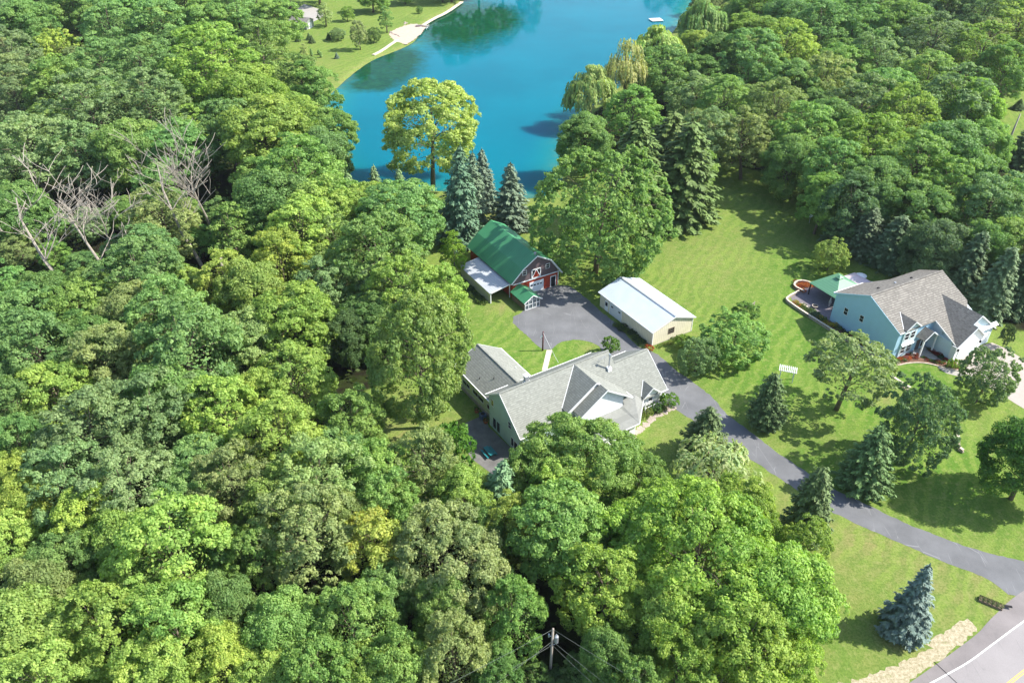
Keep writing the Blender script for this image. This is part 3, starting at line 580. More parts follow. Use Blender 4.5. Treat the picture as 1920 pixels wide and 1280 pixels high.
    # chimneys, vents, aerial
    m = MB(); m.box(5.1, 6.5, 7.9, 5.75, 7.1, 9.3); ch = m.build("chimney", M['metal'], r)
    m = MB(); m.box(4.98, 6.38, 9.3, 5.87, 7.22, 9.42); m.build("cap", M['white_board'], ch)
    m = MB(); m.box(4.95, 6.2, 7.7, 5.9, 6.9, 8.35); m.build("base", M['white_board'], ch)
    m = MB(); m.box(18.9, 3.0, 6.2, 19.6, 3.7, 7.55); ch = m.build("chimney", M['white_board'], r)
    m = MB(); m.tube([(19.25, 3.35, 7.55), (19.25, 3.35, 9.9)], [.13, .13], 8); m.tube([(19.25, 3.35, 9.9), (19.25, 3.35, 10.15)], [.26, .2], 8); m.build("flue_pipe", M['metal'], ch)
    m = MB(); m.tube([(18.9, 4.2, 6.9), (18.9, 4.2, 9.6)], [.025, .025], 4); m.bar((17.6, 4.2, 9.2), (19.2, 4.2, 9.3), .03)
    for i in range(6): x = 17.7 + i * .25; m.bar((x, 3.7 + i * .03, 9.22), (x, 4.7 - i * .03, 9.22), .02)
    m.build("aerial", M['metal'], r)
    for u, v in ((3.2, -13.0), (1.8, -15.2), (8.2, -14.2)):
        z = WR - .58 * abs(u - 5.2); m = MB(); m.tube([V(u, v, z - .1), V(u, v, z + .35)], [.07, .07], 6); m.build("vent_pipe", M['dark'] if u < 5 else M['white_board'], r)
main_house()

# ---- blue house
def blue_house():
    r = empty("blue_house", (68.42, 116.12, 0), R(28)); tag(r, "blue two storey house with brown shingle roof and pale garage", "house")
    V = lambda u, v, z: (u, -v, z); k = .485; RV, RZ = -7.4, 9.6; zf = lambda v: RZ - k * (v - RV); vpl = lambda z: RV + (RZ - z) / k
    zb = lambda v: RZ - .46 * (RV - v)
    m = MB(); m.prism_x([(0, 0), (14.6, 0), (14.6, zb(-14.6) - .2), (-RV, RZ - .22), (0, zf(0) - .2)], 0, 9.4); m.build("wall", M['blue_siding'], r)
    m = MB(); m.prism_x([(-2.0, 0), (11.6, 0), (11.6, zb(-11.6) - .2), (-RV, RZ - .22), (-2.0, zf(2.0) - .2)], 9.4, 18.6); m.build("wall", M['pale_blue_siding'], r)
    q = MB(); q.slab([V(-.3, RV, RZ), V(-.3, .35, zf(.35)), V(9.0, .35, zf(.35)), V(9.0, 5.3, zf(5.3)), V(12.5, 5.3, zf(5.3)), V(19.0, -1.0, zf(-1.0)), V(19.0, RV, RZ)], .15); q.build("roof", M['brown_shingle'], r)
    q = MB(); q.slab([V(-.3, RV, RZ), V(6.2, RV, RZ), V(11.0, -12.2, zb(-12.2)), V(7.5, -15.0, zb(-15.0)), V(-.3, -15.0, zb(-15.0))], .15); q.build("roof", M['brown_shingle'], r)
    q = MB(); q.slab([V(6.202, RV, RZ + .003), V(19.0, RV, RZ + .003), V(19.0, -12.0, zb(-12.0)), V(11.0, -12.2, zb(-12.2))], .15); q.build("roof", M['brown_shingle'], r)
    q = MB(); q.bar(V(-.3, RV, RZ + .03), V(19, RV, RZ + .03), .3, .07); q.build("ridge_cap", M['brown_shingle'], r)
    t = MB(); fascia(t, [V(-.34, -15, zb(-15)), V(-.34, RV, RZ), V(-.34, .35, zf(.35))], .06, .24, -.1); t.build("trim", M['blue_siding'], r)
    t = MB(); fascia(t, [V(-.3, -15.06, zb(-15)), V(7.5, -15.06, zb(-15))], .14, .16, -.02); t.build("trim", M['white_board'], r); t = MB(); fascia(t, [V(-.35, .42, zf(.35)), V(1.1, .42, zf(.35))], .14, .16, -.02); t.build("trim", M['white_board'], r); t = MB()
    fascia(t, [V(8.96, .3, zf(.3)), V(8.96, 5.3, zf(5.3))], .06, .22, -.08); t.build("trim", M['white_board'], r)
    for u, v in ((4.5, -9.6), (8.6, -9.3), (12.6, -9.0)):
        m = MB(); m.box(u - .18, -v - .18, zb(v) - .02, u + .18, -v + .18, zb(v) + .2); m.build("roof_vent", M['metal'] if u == 8.6 else M['dark'], r)
    # entry dormer
    du, dz, dh, dsl, df = 3.05, 7.5, 1.95, .72, .55
    for sx in (-1, 1):
        ez = dz - dsl * dh; q = MB(); q.slab([V(du, vpl(dz), dz), V(du + sx * dh, vpl(ez) - .1, ez), V(du + sx * dh, df, ez), V(du, df, dz)][::-sx], .1); q.build("dormer_roof", M['brown_shingle'], r)
    a = [(1.35, .02), (4.75, .02), (4.75, dz - dsl * 1.7 - .1), (du, dz - .1), (1.35, dz - dsl * 1.7 - .1)]
    q = MB(); q.hexa([V(u, -2.5, z) for u, z in a][::-1], [V(u, .2, z) for u, z in a][::-1]); q.build("front_wall", M['pale_blue_siding'], r)
    t = MB(); fascia(t, [V(du - dh, df + .03, dz - dsl * dh), V(du, df + .03, dz), V(du + dh, df + .03, dz - dsl * dh)], .06, .2, -.06); t.bar(V(du - dh, vpl(dz - dsl * dh), dz - dsl * dh + .04), V(du, vpl(dz), dz + .04), .10, .03)
    t.build("dormer_trim", M['white_board'], r); t = MB(); t.slab([V(1.3, .205, 2.95), V(1.3, .6, 2.75), V(4.8, .6, 2.75), V(4.8, .205, 2.95)], .1); t.build("window_hood", M['white_board'], r)
    for c in (2.2, 3.7): win(r, 'F', -.2, c, 3.7, 1.15, 1.5, 2, 1); win(r, 'F', -.2, c, .8, 1.15, 1.5, 2, 1)
    win(r, 'L', 0, 11.6, 3.0, .95, 1.5, 2, 1); win(r, 'L', 0, 8.0, 3.5, .95, 1.4, 2, 1)
    m = MB(); m.box(-.1, 7.8, 1.3, -.003, 8.3, 1.6); m.build("meter_box", M['blue_siding'], r)
    # porch
    pu, pz, ph = 6.95, 5.05, 1.95
    for sx in (-1, 1):
        ez = pz - .75 * ph; q = MB(); q.slab([V(pu, -.2, pz), V(pu + sx * ph, -.2, ez), V(pu + sx * ph, 2.0, ez), V(pu, 2.0, pz)][::-sx], .1); q.build("porch_roof", M['brown_shingle'], r)
    t = MB(); fascia(t, [V(pu - ph, 2.03, pz - .75 * ph), V(pu, 2.03, pz), V(pu + ph, 2.03, pz - .75 * ph)], .06, .22, -.07)
    for u in (5.3, 8.5): t.bar(V(u, 1.75, .1), V(u, 1.75, pz - .75 * ph + .1), .24)
    t.build("porch_frame", M['white_board'], r)
    q = MB(); q.box(5.0, -1.95, 0, 8.9, -.02, .1); q.build("porch_floor", M['concrete'], r)
    q = MB(); q.box(6.0, -.06, .1, 7.0, -.003, 2.3); q.build("door", M['weathered_boards'], r); win(r, 'F', 0, 7.6, .4, .7, 1.8, 1, 1)
    # garage
    gu, gz, gs = 14.7, 7.75, .75; gf = 5.6; rf = 4.6
    zl = lambda u: gz - gs * abs(u - gu); ue, ue2 = 8.75, 20.7
    q = MB(); q.slab([V(gu, vpl(gz), gz), V(12.9, vpl(zl(12.9)) - .05, zl(12.9)), V(ue, 4.9, zl(ue) + .02), V(ue, gf + .3, zl(ue)), V(12.9, gf + .3, zl(12.9)), V(12.9, rf + .3, zl(12.9) + .001), V(gu, rf + .3, gz)], .12); q.build("garage_roof", M['brown_shingle'], r)
    q = MB(); q.slab([V(gu, rf + .3, gz + .002), V(ue2, rf + .3, zl(ue2)), V(ue2, -1.5, zl(ue2)), V(gu + 1.0, -4.5, zl(gu + 1.0)), V(gu, vpl(gz), gz + .002)], .12); q.build("garage_roof", M['brown_shingle'], r)
    q = MB(); q.slab([V(12.902, gf + .3, zl(12.9)), V(16.6, gf + .3, zl(12.9) - .8 * 3.7), V(16.6, rf, zl(12.9) - .8 * 3.7), V(12.902, rf, zl(12.9))], .12); q.build("garage_roof", M['brown_shingle'], r)
    a = [(9.15, 0), (20.3, 0), (20.3, zl(20.3) - .14), (gu, gz - .14), (9.15, zl(9.15) - .14)]
    q = MB(); q.hexa([V(u, -1, z) for u, z in a][::-1], [V(u, rf, z) for u, z in a][::-1]); q.build("garage_wall", M['pale_blue_siding'], r)
    a = [(9.152, 0), (16.2, 0), (16.2, zl(12.9) - .8 * 3.3 - .14), (12.9, zl(12.9) - .14), (9.152, zl(9.15) - .15)]
    q = MB(); q.hexa([V(u, rf + .003, z) for u, z in a][::-1], [V(u, gf, z) for u, z in a][::-1]); q.build("garage_wall", M['white_board'], r)
    t = MB(); fascia(t, [V(ue, gf + .33, zl(ue)), V(12.9, gf + .33, zl(12.9)), V(16.6, gf + .33, zl(12.9) - .8 * 3.7)], .06, .22, -.07); fascia(t, [V(12.9, rf + .33, zl(12.9)), V(gu, rf + .33, gz), V(ue2, rf + .33, zl(ue2))], .06, .22, -.07)
    fascia(t, [V(ue - .04, gf + .3, zl(ue)), V(ue - .04, 4.9, zl(ue))], .1, .16, -.04); t.slab([V(14.6, rf + .01, 4.7), V(14.6, rf + .7, 4.35), V(20.4, rf + .7, 4.35), V(20.4, rf + .01, 4.7)][::-1], .12); fascia(t, [V(ue2 + .04, rf + .3, zl(ue2)), V(ue2 + .04, -1.5, zl(ue2))], .1, .16, -.04); t.build("garage_trim", M['white_board'], r)
    for c, y, wd in ((12.6, -gf, 4.9), (18.2, -rf, 2.9)):
        d = MB(); d.box(c - wd / 2, y - .05, .02, c + wd / 2, y - .003, 2.45); g = d.build("garage_door", M['white_siding'], r)
        f = MB(); f.box(c - wd / 2 - .15, y - .09, 0, c - wd / 2, y - .004, 2.6); f.box(c + wd / 2, y - .09, 0, c + wd / 2 + .15, y - .004, 2.6); f.box(c - wd / 2, y - .09, 2.45, c + wd / 2, y - .004, 2.6); f.build("door_frame", M['white_board'], g)
    for u, y in ((9.6, -gf), (15.6, -gf), (16.5, -rf)): m = MB(); m.box(u - .1, y - .28, 2.2, u + .1, y - .004, 2.65); m.build("wall_lamp", M['dark'], r)
    return r
blue_house()

# ---- things round the blue house; BH() gives a place in that house's own frame
def BHp(u, v, z=0.0):
    a = R(28); return Vector((68.42 + u * math.cos(a) + v * math.sin(a), 116.12 + u * math.sin(a) - v * math.cos(a), z))
def gazebo():
    c = BHp(7.3, -20.3); r = empty("gazebo", c, R(28)); tag(r, "green-roofed square gazebo on the terrace behind the blue house", "gazebo")
    hx, hy, e, p = 4.1, 3.6, 2.75, 4.5
    cs = [(-hx, -hy), (hx, -hy), (hx, hy), (-hx, hy)]
    for i in range(4):
        a, b_ = cs[i], cs[(i + 1) % 4]; q = MB(); f = .12
        q.slab([(a[0], a[1], e), (b_[0], b_[1], e), (b_[0] * f, b_[1] * f, p), (a[0] * f, a[1] * f, p)], .08); q.build("roof_panel", M['gazebo_roof'], r)
    q = MB(); q.slab([(-.7, -.6, p + .2), (.7, -.6, p + .2), (0, 0, p + .7)], .05); q.slab([(.7, -.6, p + .2), (.7, .6, p + .2), (0, 0, p + .7)], .05); q.slab([(.7, .6, p + .2), (-.7, .6, p + .2), (0, 0, p + .7)], .05); q.slab([(-.7, .6, p + .2), (-.7, -.6, p + .2), (0, 0, p + .7)], .05)
    q.box(-.35, -.3, p - .1, .35, .3, p + .2); q.build("cupola", M['gazebo_roof'], r)
    q = MB()
    for a in cs: q.bar((a[0] * .93, a[1] * .93, 0), (a[0] * .93, a[1] * .93, e), .18)
    q.bar((-hx * .93, -hy * .93, e - .15), (hx * .93, -hy * .93, e - .15), .14); q.bar((-hx * .93, -hy * .93, e - .15), (-hx * .93, hy * .93, e - .15), .14); q.build("post", M['dark'], r)
    q = MB(); q.box(-hx * .8, -hy * .88, 0, hx * .9, -hy * .84, .95); q.build("low_wall", M['metal'], r)
    q = MB(); q.tube([(-hx * .93, -hy * .6, .3), (-hx * .95, -hy * .62, 1.2), (-hx * .93, -hy * .6, 2.4)], [.18, .26, .08], 7); q.build("tied_curtain", M['metal'], r)
gazebo()
T = lambda L, z=0.0: [BHp(u, v, z) for u, v in L]
sheet("terrace_paving", T([(-.2, -14.8), (-1.9, -14.5), (-2.4, -22.0), (.5, -25.5), (14, -26.5), (16, -14.8)]), .03, M['paver'], label="purple-grey paved terrace behind the blue house")
def ring_wall(name, pts, h, th, mats, label, cat, cap=True, closed=False):
    mb = MB(); cp = MB(); n = len(pts); o = Vector(pts[0]); rg = range(n if closed else n - 1)
    for i in rg:
        a = Vector(pts[i]); b_ = Vector(pts[(i + 1) % n]); mb.bar((a - o) + Vector((0, 0, h / 2)), (b_ - o) + Vector((0, 0, h / 2)), th, h); cp.bar((a - o) + Vector((0, 0, h + .04)), (b_ - o) + Vector((0, 0, h + .04)), th + .06, .07)
    r = empty(name, o); tag(r, label, cat); mb.build("wall_body", mats[0], r)
    if cap: cp.build("coping", mats[1], r)
    return r
ring_wall("garden_wall", smooth_poly(T([(2.2, -25.0), (-1.6, -24.4), (-2.9, -23.4), (-2.6, -9.4), (-2.2, -2.5), (-1.2, .2)]), 2, False), .55, .3, (M['stone'], M['pale_stone']), "low stone wall with pale coping beside the terrace and blue wall", "wall")
ring_wall("garden_wall", smooth_poly(T([(-.6, -21.4), (-.6, -15.2)]), 0, False), .3, .3, (M['stone'], M['pale_stone']), "short inner stone kerb between the terrace and the flower bed", "wall")
ring_wall("garden_wall", smooth_poly(T([(3.0, -24.4), (2.6, -27.0), (4.4, -28.2), (6.2, -27.6), (7.0, -25.2)]), 1, False), .55, .3, (M['stone'], M['pale_stone']), "small curved stone wall holding the orange flower bed", "wall")
sheet("flower_bed", T([(-2.7, -23.2), (-.75, -22), (-.75, -15.2), (-.1, -14.6), (-.1, -.3), (-1.1, 0), (-2.4, -9.4)]), .06, M['mulch'], label="mulched bed along the blue wall and terrace")
sheet("flower_bed", smooth_poly(T([(-.8, .6), (1.2, .25), (5.0, .3), (5.2, 2.0), (6.2, 3.2), (8.4, 5.6), (9.5, 7.8), (8.6, 8.6), (6.6, 6.6), (4.6, 3.4), (1.6, 2.0), (-.6, 1.8)]), 1), .026, M['mulch'], label="mulched bed in front of the blue house")
sheet("flower_bed", T([(8.2, .4), (9.1, .4), (9.1, 5.5), (8.1, 5.0)]), .027, M['mulch'], label="mulched bed beside the blue house porch")
mb = MB(); ed = smooth_poly(T([(-.9, 1.2), (-.4, 1.9), (1.6, 2.15), (4.6, 3.5), (6.6, 6.7), (8.6, 8.8), (9.7, 8.0)]), 2, False)
for a, b_ in zip(ed[:-1], ed[1:]): mb.bar(Vector((a.x, a.y, .08)), Vector((b_.x, b_.y, .08)), .2, .16)
tag(mb.build("bed_edging", M['pale_stone']), "curved pale stone edging round the front bed of the blue house", "edging")

# ------------------------------------------------------------------ trees: prototypes
def leaf_mesh(name, C, Nrm, L, Wd, tint, mat, align=None, seed=0, jit=.8):
    """one diamond leaf spray per point; normals Nrm, half length L, half width Wd"""
    r = np.random.RandomState(seed); n = len(C); nr = Nrm + r.normal(0, jit, (n, 3)) * .55; nr /= np.linalg.norm(nr, axis=1, keepdims=True) + 1e-9
    a = r.normal(0, 1, (n, 3)) if align is None else align + r.normal(0, .25, (n, 3))
    t = a - nr * (a * nr).sum(1, keepdims=True); t /= np.linalg.norm(t, axis=1, keepdims=True) + 1e-9; b = np.cross(nr, t)
    sc = r.uniform(.5, 1.4, (n, 1)); L = L * sc; Wd = Wd * sc
    V = np.stack([C + t * L, C + b * Wd + nr * Wd * .25, C - t * L, C - b * Wd + nr * Wd * .25], 1).reshape(-1, 3)
    me = bpy.data.meshes.new(name); me.vertices.add(len(V)); me.vertices.foreach_set("co", V.reshape(-1).astype(np.float32))
    me.loops.add(4 * n); me.loops.foreach_set("vertex_index", np.arange(4 * n, dtype=np.int32))
    me.polygons.add(n); me.polygons.foreach_set("loop_start", np.arange(0, 4 * n, 4, dtype=np.int32)); me.polygons.foreach_set("loop_total", np.full(n, 4, dtype=np.int32))
    me.update(calc_edges=True); me.materials.append(mat)
    ca = me.color_attributes.new("tint", 'FLOAT_COLOR', 'POINT'); ca.data.foreach_set("color", np.repeat(np.concatenate([tint, np.ones((n, 1))], 1), 4, 0).reshape(-1).astype(np.float32))
    return me
def sph(r, n):
    v = r.normal(0, 1, (n, 3)); return v / np.linalg.norm(v, axis=1, keepdims=True)
def broad(name, seed, RX=6.0, H=15.0, base=.15, nb=22, ns=11, bl=.36, leaf=.18, dens=.9, top=1.0, flat=.8, yellow=0.0, up=.35, low=-.72, gap=0.0, trunk=1.0, core=1.0):
    """crown = big boughs over an uneven dome, each made of leafy clusters; trunk with limbs into the boughs"""
    r = np.random.RandomState(seed); rz = H * (1 - base) / 2; cz = H - rz; C = []; NN = []; T = []; cent = []
    ph = r.uniform(0, 6.28, 6); ga = 2.39996; ns = int(ns * 1.55)
    for i in range(nb):
        dz = 1 - (1 - low) * (i + .5) / nb + r.normal(0, .06); dz = max(-.95, min(1, dz)); az = ga * i + ph[0] + r.normal(0, .25); sr = math.sqrt(max(0, 1 - dz * dz))
        if gap and r.rand() < gap: continue
        wob = 1 + .10 * math.sin(2 * az + ph[1]) + .08 * math.sin(3 * az + ph[2]) + r.normal(0, .07)
        Lb = RX * bl * r.uniform(.72, 1.22); k = (1 - Lb / RX * .85) * wob; nar = 1 - (top - 1) * .5 * max(0, dz)
        c = np.array([math.cos(az) * sr * RX * k * nar, math.sin(az) * sr * RX * k * nar, cz + dz * rz * (1 - Lb / rz * .6) * wob]); cent.append(c)
        out = c - np.array([0, 0, cz - rz * .3]); out /= np.linalg.norm(out) + 1e-9; bt = r.rand(); yl = yellow and r.rand() < yellow
        for j in range(ns):
            d = sph(r, 1)[0] + out * .85 + np.array([0, 0, .3]); d /= np.linalg.norm(d); ls = Lb * r.uniform(.20, .42); s = c + d * (Lb - ls * .6) * r.uniform(.6, 1.22) * np.array([1.05, 1.05, flat])
            n = int(dens * 2 * math.pi * ls * ls / (leaf * leaf * 1.1)) + 6; u = sph(r, n) + d * .8 + np.array([0, 0, up]); u /= np.linalg.norm(u, axis=1, keepdims=True)
            p = s + u * ls * r.uniform(.45, 1.22, (n, 1)) * np.array([1.1, 1.1, flat])
            st = r.rand(); t = np.clip(np.stack([r.rand(n) * .45 + st * .3 + bt * .25, r.rand(n) * .35 + st * .3 + bt * .35, np.zeros(n)], 1), 0, 1)
            if yl: t[:, 2] = r.uniform(.0, .7) * (r.rand(n) > .3)
            C.append(p); NN.append(u); T.append(t)
    if core:                                                          # leaves of the inner crown
        n = int(core * 4 * math.pi * RX * rz * .4 / (leaf * leaf * 3.2)); u = sph(r, n); q = r.uniform(.42, .80, (n, 1)); p = u * q * np.array([RX * .92, RX * .92, rz * .96]) + np.array([0, 0, cz]); ok = u[:, 2] > -.8
        C.append(p[ok]); NN.append((u + np.array([0, 0, .3]))[ok]); T.append(np.stack([r.rand(n) * .8, r.rand(n), np.zeros(n)], 1)[ok])
    me = leaf_mesh(name + "_crown", np.concatenate(C), np.concatenate(NN), leaf, leaf * .58, np.concatenate(T), M['leaf'], seed=seed)
    mb = MB(); th = cz - rz * .35; tr = .022 * H * trunk; lean = r.normal(0, .25, 2)
    mb.tube([(0, 0, 0), (lean[0] * .3, lean[1] * .3, th * .45), (lean[0], lean[1], th), (lean[0] * 1.3, lean[1] * 1.3, cz + rz * .45)], [tr * 1.25, tr, tr * .8, tr * .2], 8)
    for c in cent[::max(1, round(len(cent) / 20))]:
        s0 = np.array([lean[0], lean[1], max(th * .6, min(c[2] - 1.5, cz))]); mid = (s0 + c) / 2 + np.array([0, 0, .4 + r.rand() * .5]); mb.tube([tuple(s0), tuple(mid), tuple(c)], [tr * .26, tr * .16, tr * .06], 5)
    tm = mb.mesh(name + "_trunk", M['bark']); tm.polygons.foreach_set("use_smooth", [True] * len(tm.polygons))
    return dict(crown=me, trunk=tm, R=RX, H=H, cz=cz, rz=rz)
def willow(name, seed, RX=5.5, H=13.0, nl=34, leaf=.34, sparse=1.0):
    r = np.random.RandomState(seed); C = []; NN = []; T = []; A = []; cent = []
    for i in range(nl):
        az = r.uniform(0, 6.28); q = r.rand() ** .5; h = H * (.96 - .42 * q * q) + r.normal(0, .5); c = np.array([math.cos(az) * RX * .82 * q, math.sin(az) * RX * .82 * q, h]); cent.append(c)
        for s in range(int(34 * sparse)):
            o = sph(r, 1)[0] * np.array([1.3, 1.3, .7]); o[2] = abs(o[2]); ln = r.uniform(.35, 1) * (1.5 + 4.0 * q) * min(1, h / H); m = int(ln / .22) + 2
            z = np.linspace(0, -ln, m); k = c + o; out = np.array([c[0], c[1], 0]); out /= np.linalg.norm(out) + 1e-6
            p = np.stack([k[0] + out[0] * .35 * np.sqrt(-z + .01) + r.normal(0, .07, m), k[1] + out[1] * .35 * np.sqrt(-z + .01) + r.normal(0, .07, m), k[2] + z], 1)
            C.append(p); nn = np.tile(o + out * .6 + np.array([0, 0, .5]), (m, 1)); NN.append(nn); A.append(np.tile([0, 0, -1.0], (m, 1)))
            T.append(np.clip(np.stack([r.rand(m) * .5 + r.rand() * .5, np.full(m, r.rand()), np.zeros(m)], 1), 0, 1))
    me = leaf_mesh(name + "_crown", np.concatenate(C), np.concatenate(NN), leaf, leaf * .38, np.concatenate(T), M['leaf'], np.concatenate(A), seed)
    mb = MB(); tr = .4; mb.tube([(0, 0, 0), (.2, .1, H * .3), (.1, .3, H * .5), (.4, .2, H * .8)], [tr * 1.3, tr, tr * .7, tr * .15], 8)
    for c in cent[::2]: s0 = np.array([.1, .2, H * r.uniform(.3, .5)]); mid = (s0 + c) / 2 + np.array([0, 0, .6]); mb.tube([tuple(s0), tuple(mid), tuple(c)], [tr * .45, tr * .25, tr * .07], 5)
    tm = mb.mesh(name + "_trunk", M['bark']); return dict(crown=me, trunk=tm, R=RX, H=H, cz=H * .6, rz=H * .4)
def conifer(name, seed, RX=2.8, H=11.0, step=.42, leaf=.26, base=.04, full=.85, droop=.22, dens=1.0):
    r = np.random.RandomState(seed); C = []; NN = []; T = []; A = []; z = H * base
    while z < H * .985:
        f = 1 - (z / H); rr = RX * (f ** full) * r.uniform(.88, 1.1); nb = int(5 + 13 * f * r.uniform(.85, 1.1)); a0 = r.rand() * 6.28
        if z < H * .12: rr *= .75 + 2 * z / H
        for j in range(nb):
            az = a0 + 6.283 * j / nb + r.normal(0, .1); ln = rr * r.uniform(.72, 1.15); m = max(2, int(ln / .17 * dens)); s = np.linspace(.12, 1, m) ** .8; val = r.rand()
            px = np.cos(az) * ln * s; py = np.sin(az) * ln * s; pz = z - droop * ln * s + .16 * ln * s ** 3 + .12
            for side in (-1, 0, 1):
                wd = side * (.10 + .34 * (1 - s) * min(ln, 2.2) * .55) ; p = np.stack([px - np.sin(az) * wd, py + np.cos(az) * wd, pz - abs(side) * .06], 1) + r.normal(0, .05, (m, 3))
                C.append(p); NN.append(np.tile([np.cos(az) * .55, np.sin(az) * .55, .9], (m, 1))); A.append(np.tile([np.cos(az + side * .7), np.sin(az + side * .7), -.25], (m, 1)))
                T.append(np.clip(np.stack([r.rand(m) * .5 + val * .35 + .15 * s, np.full(m, .5), np.zeros(m)], 1), 0, 1))
        z += step * (1 if f > .2 else .7)
    C.append(np.array([[0, 0, H - .1], [0, 0, H + .15]])); NN.append(np.array([[1., 0, .1], [0, 1., .1]])); A.append(np.array([[0, 0, 1.], [0, 0, 1.]])); T.append(np.full((2, 3), [.5, .5, 0]))
    me = leaf_mesh(name + "_crown", np.concatenate(C), np.concatenate(NN), leaf, leaf * .45, np.concatenate(T), M['needle'], np.concatenate(A), seed, .5)
    mb = MB(); mb.tube([(0, 0, 0), (0, 0, H * .5), (0, 0, H)], [.22, .13, .02], 7); return dict(crown=me, trunk=mb.mesh(name + "_trunk", M['bark']), R=RX, H=H, cz=H * .45, rz=H * .5)
def deadtree(name, seed, H=14.0, lean=0.1, spread=.55):
    r = random.Random(seed); mb = MB(); tm = MB()
    def grow(m, p, d, ln, rad, lv):
        n = 5; pts = [p]; q = p.copy(); dd = d.copy()
        for i in range(n):
            dd = (dd + Vector((r.gauss(0, .13), r.gauss(0, .13), r.gauss(.03, .07)))).normalized(); q = q + dd * ln / n; pts.append(q.copy())
        m.tube(pts, [max(rad * (1 - .75 * i / n), .022) for i in range(n + 1)], 6 if lv < 2 else 4)
        if lv < 3:
            for k in range((5, 4, 4)[lv]):
                i = r.randint(2 if lv == 0 else 1, n - 1); a = r.uniform(0, 6.28); s = Vector((math.cos(a), math.sin(a), r.uniform(.1, .9))); nd = (dd * (1 - spread) + s * spread).normalized()
                grow(mb, pts[i].copy(), nd, ln * r.uniform(.42, .68), max(rad * (1 - .7 * i / n) * .42, .03), lv + 1)
    grow(tm, Vector((0, 0, 0)), Vector((lean, 0, 1)).normalized(), H * .8, H * .0135, 0)
    a = mb.mesh(name + "_branches", M['dead_wood']); b_ = tm.mesh(name + "_trunk", M['dead_wood']); return dict(crown=a, trunk=b_, R=H * .3, H=H, cz=H * .6, rz=H * .4, dead=1)
PR = {}
PR['b0'] = broad('b0', 11, 6.0, 15, .12, 32, 10, .33)
PR['b1'] = broad('b1', 12, 6.0, 15, .10, 22, 14, .42, flat=.85)
PR['b2'] = broad('b2', 13, 6.0, 16, .12, 48, 8, .27)
PR['b3'] = broad('b3', 14, 6.0, 14, .12, 27, 12, .38, flat=.75, up=.5)
PR['b4'] = broad('b4', 15, 6.0, 15, .10, 38, 9, .30, top=1.7)
PR['o1'] = broad('o1', 22, 6.0, 16, .2, 26, 9, .28, flat=.6, gap=.22, up=.5)
PR['B0'] = broad('B0', 23, 8.5, 17, .10, 74, 10, .22, leaf=.18, flat=.85)
PR['B1'] = broad('B1', 24, 8.5, 17, .10, 58, 13, .26, leaf=.18, flat=.85)
PR['f0'] = broad('f0', 31, 6.0, 16, .10, 60, 9, .23, leaf=.16, dens=.75)
PR['f1'] = broad('f1', 32, 6.0, 14, .10, 50, 9, .26, leaf=.16, dens=.75, up=.6)
PR['t0'] = broad('t0', 41, 4.2, 15, .08, 30, 8, .34, leaf=.19, top=1.8)
PR['m0'] = broad('m0', 51, 6.0, 11.5, .03, 90, 7, .20, leaf=.18, low=-.9, dens=1.0, core=1.8)
PR['M0'] = broad('M0', 53, 9.0, 16, .0, 190, 8, .135, leaf=.19, low=-.9, dens=1.0, flat=1.0, up=1.0, core=1.5)
PR['k0'] = broad('k0', 54, 7.0, 17, .14, 62, 10, .25, leaf=.18, flat=.9, dens=.85, trunk=.8, core=.8)
PR['y0'] = broad('y0', 61, 4.5, 15, .14, 26, 9, .34, leaf=.2, yellow=.35)
PR['s0'] = broad('s0', 71, 2.0, 3.2, .0, 22, 6, .34, leaf=.13, low=-.3)
PR['s1'] = broad('s1', 72, 1.0, 1.0, .0, 12, 5, .4, leaf=.08, low=-.2)
PR['p0'] = broad('p0', 81, 4.8, 11, .22, 34, 7, .27, leaf=.17, flat=.55, low=-.7, dens=.8, up=.5, core=1.3)
PR['w0'] = willow('w0', 91); PR['w1'] = willow('w1', 92, 5.0, 14, 26, .30, .62)
PR['c0'] = conifer('c0', 101); PR['c1'] = conifer('c1', 102, 3.0, 11, .42, .27, full=.68, droop=.25); PR['c3'] = conifer('c3', 111, 3.3, 10, .40, .25, full=.55, droop=.10); PR['c4'] = conifer('c4', 112, 3.2, 9.5, .36, .24, full=.62, droop=.05)
PR['c2'] = conifer('c2', 103, 3.9, 15, .5, .34, full=.52, droop=.42)
PR['a0'] = conifer('a0', 104, .55, 2.4, .16, .13, full=.4, droop=-.6, dens=1.4)
for k in range(4): PR['d%d' % k] = deadtree('d%d' % k, 200 + k, 14, (-.42, -.3, .05, -.2)[k], (.55, .6, .5, .6)[k])

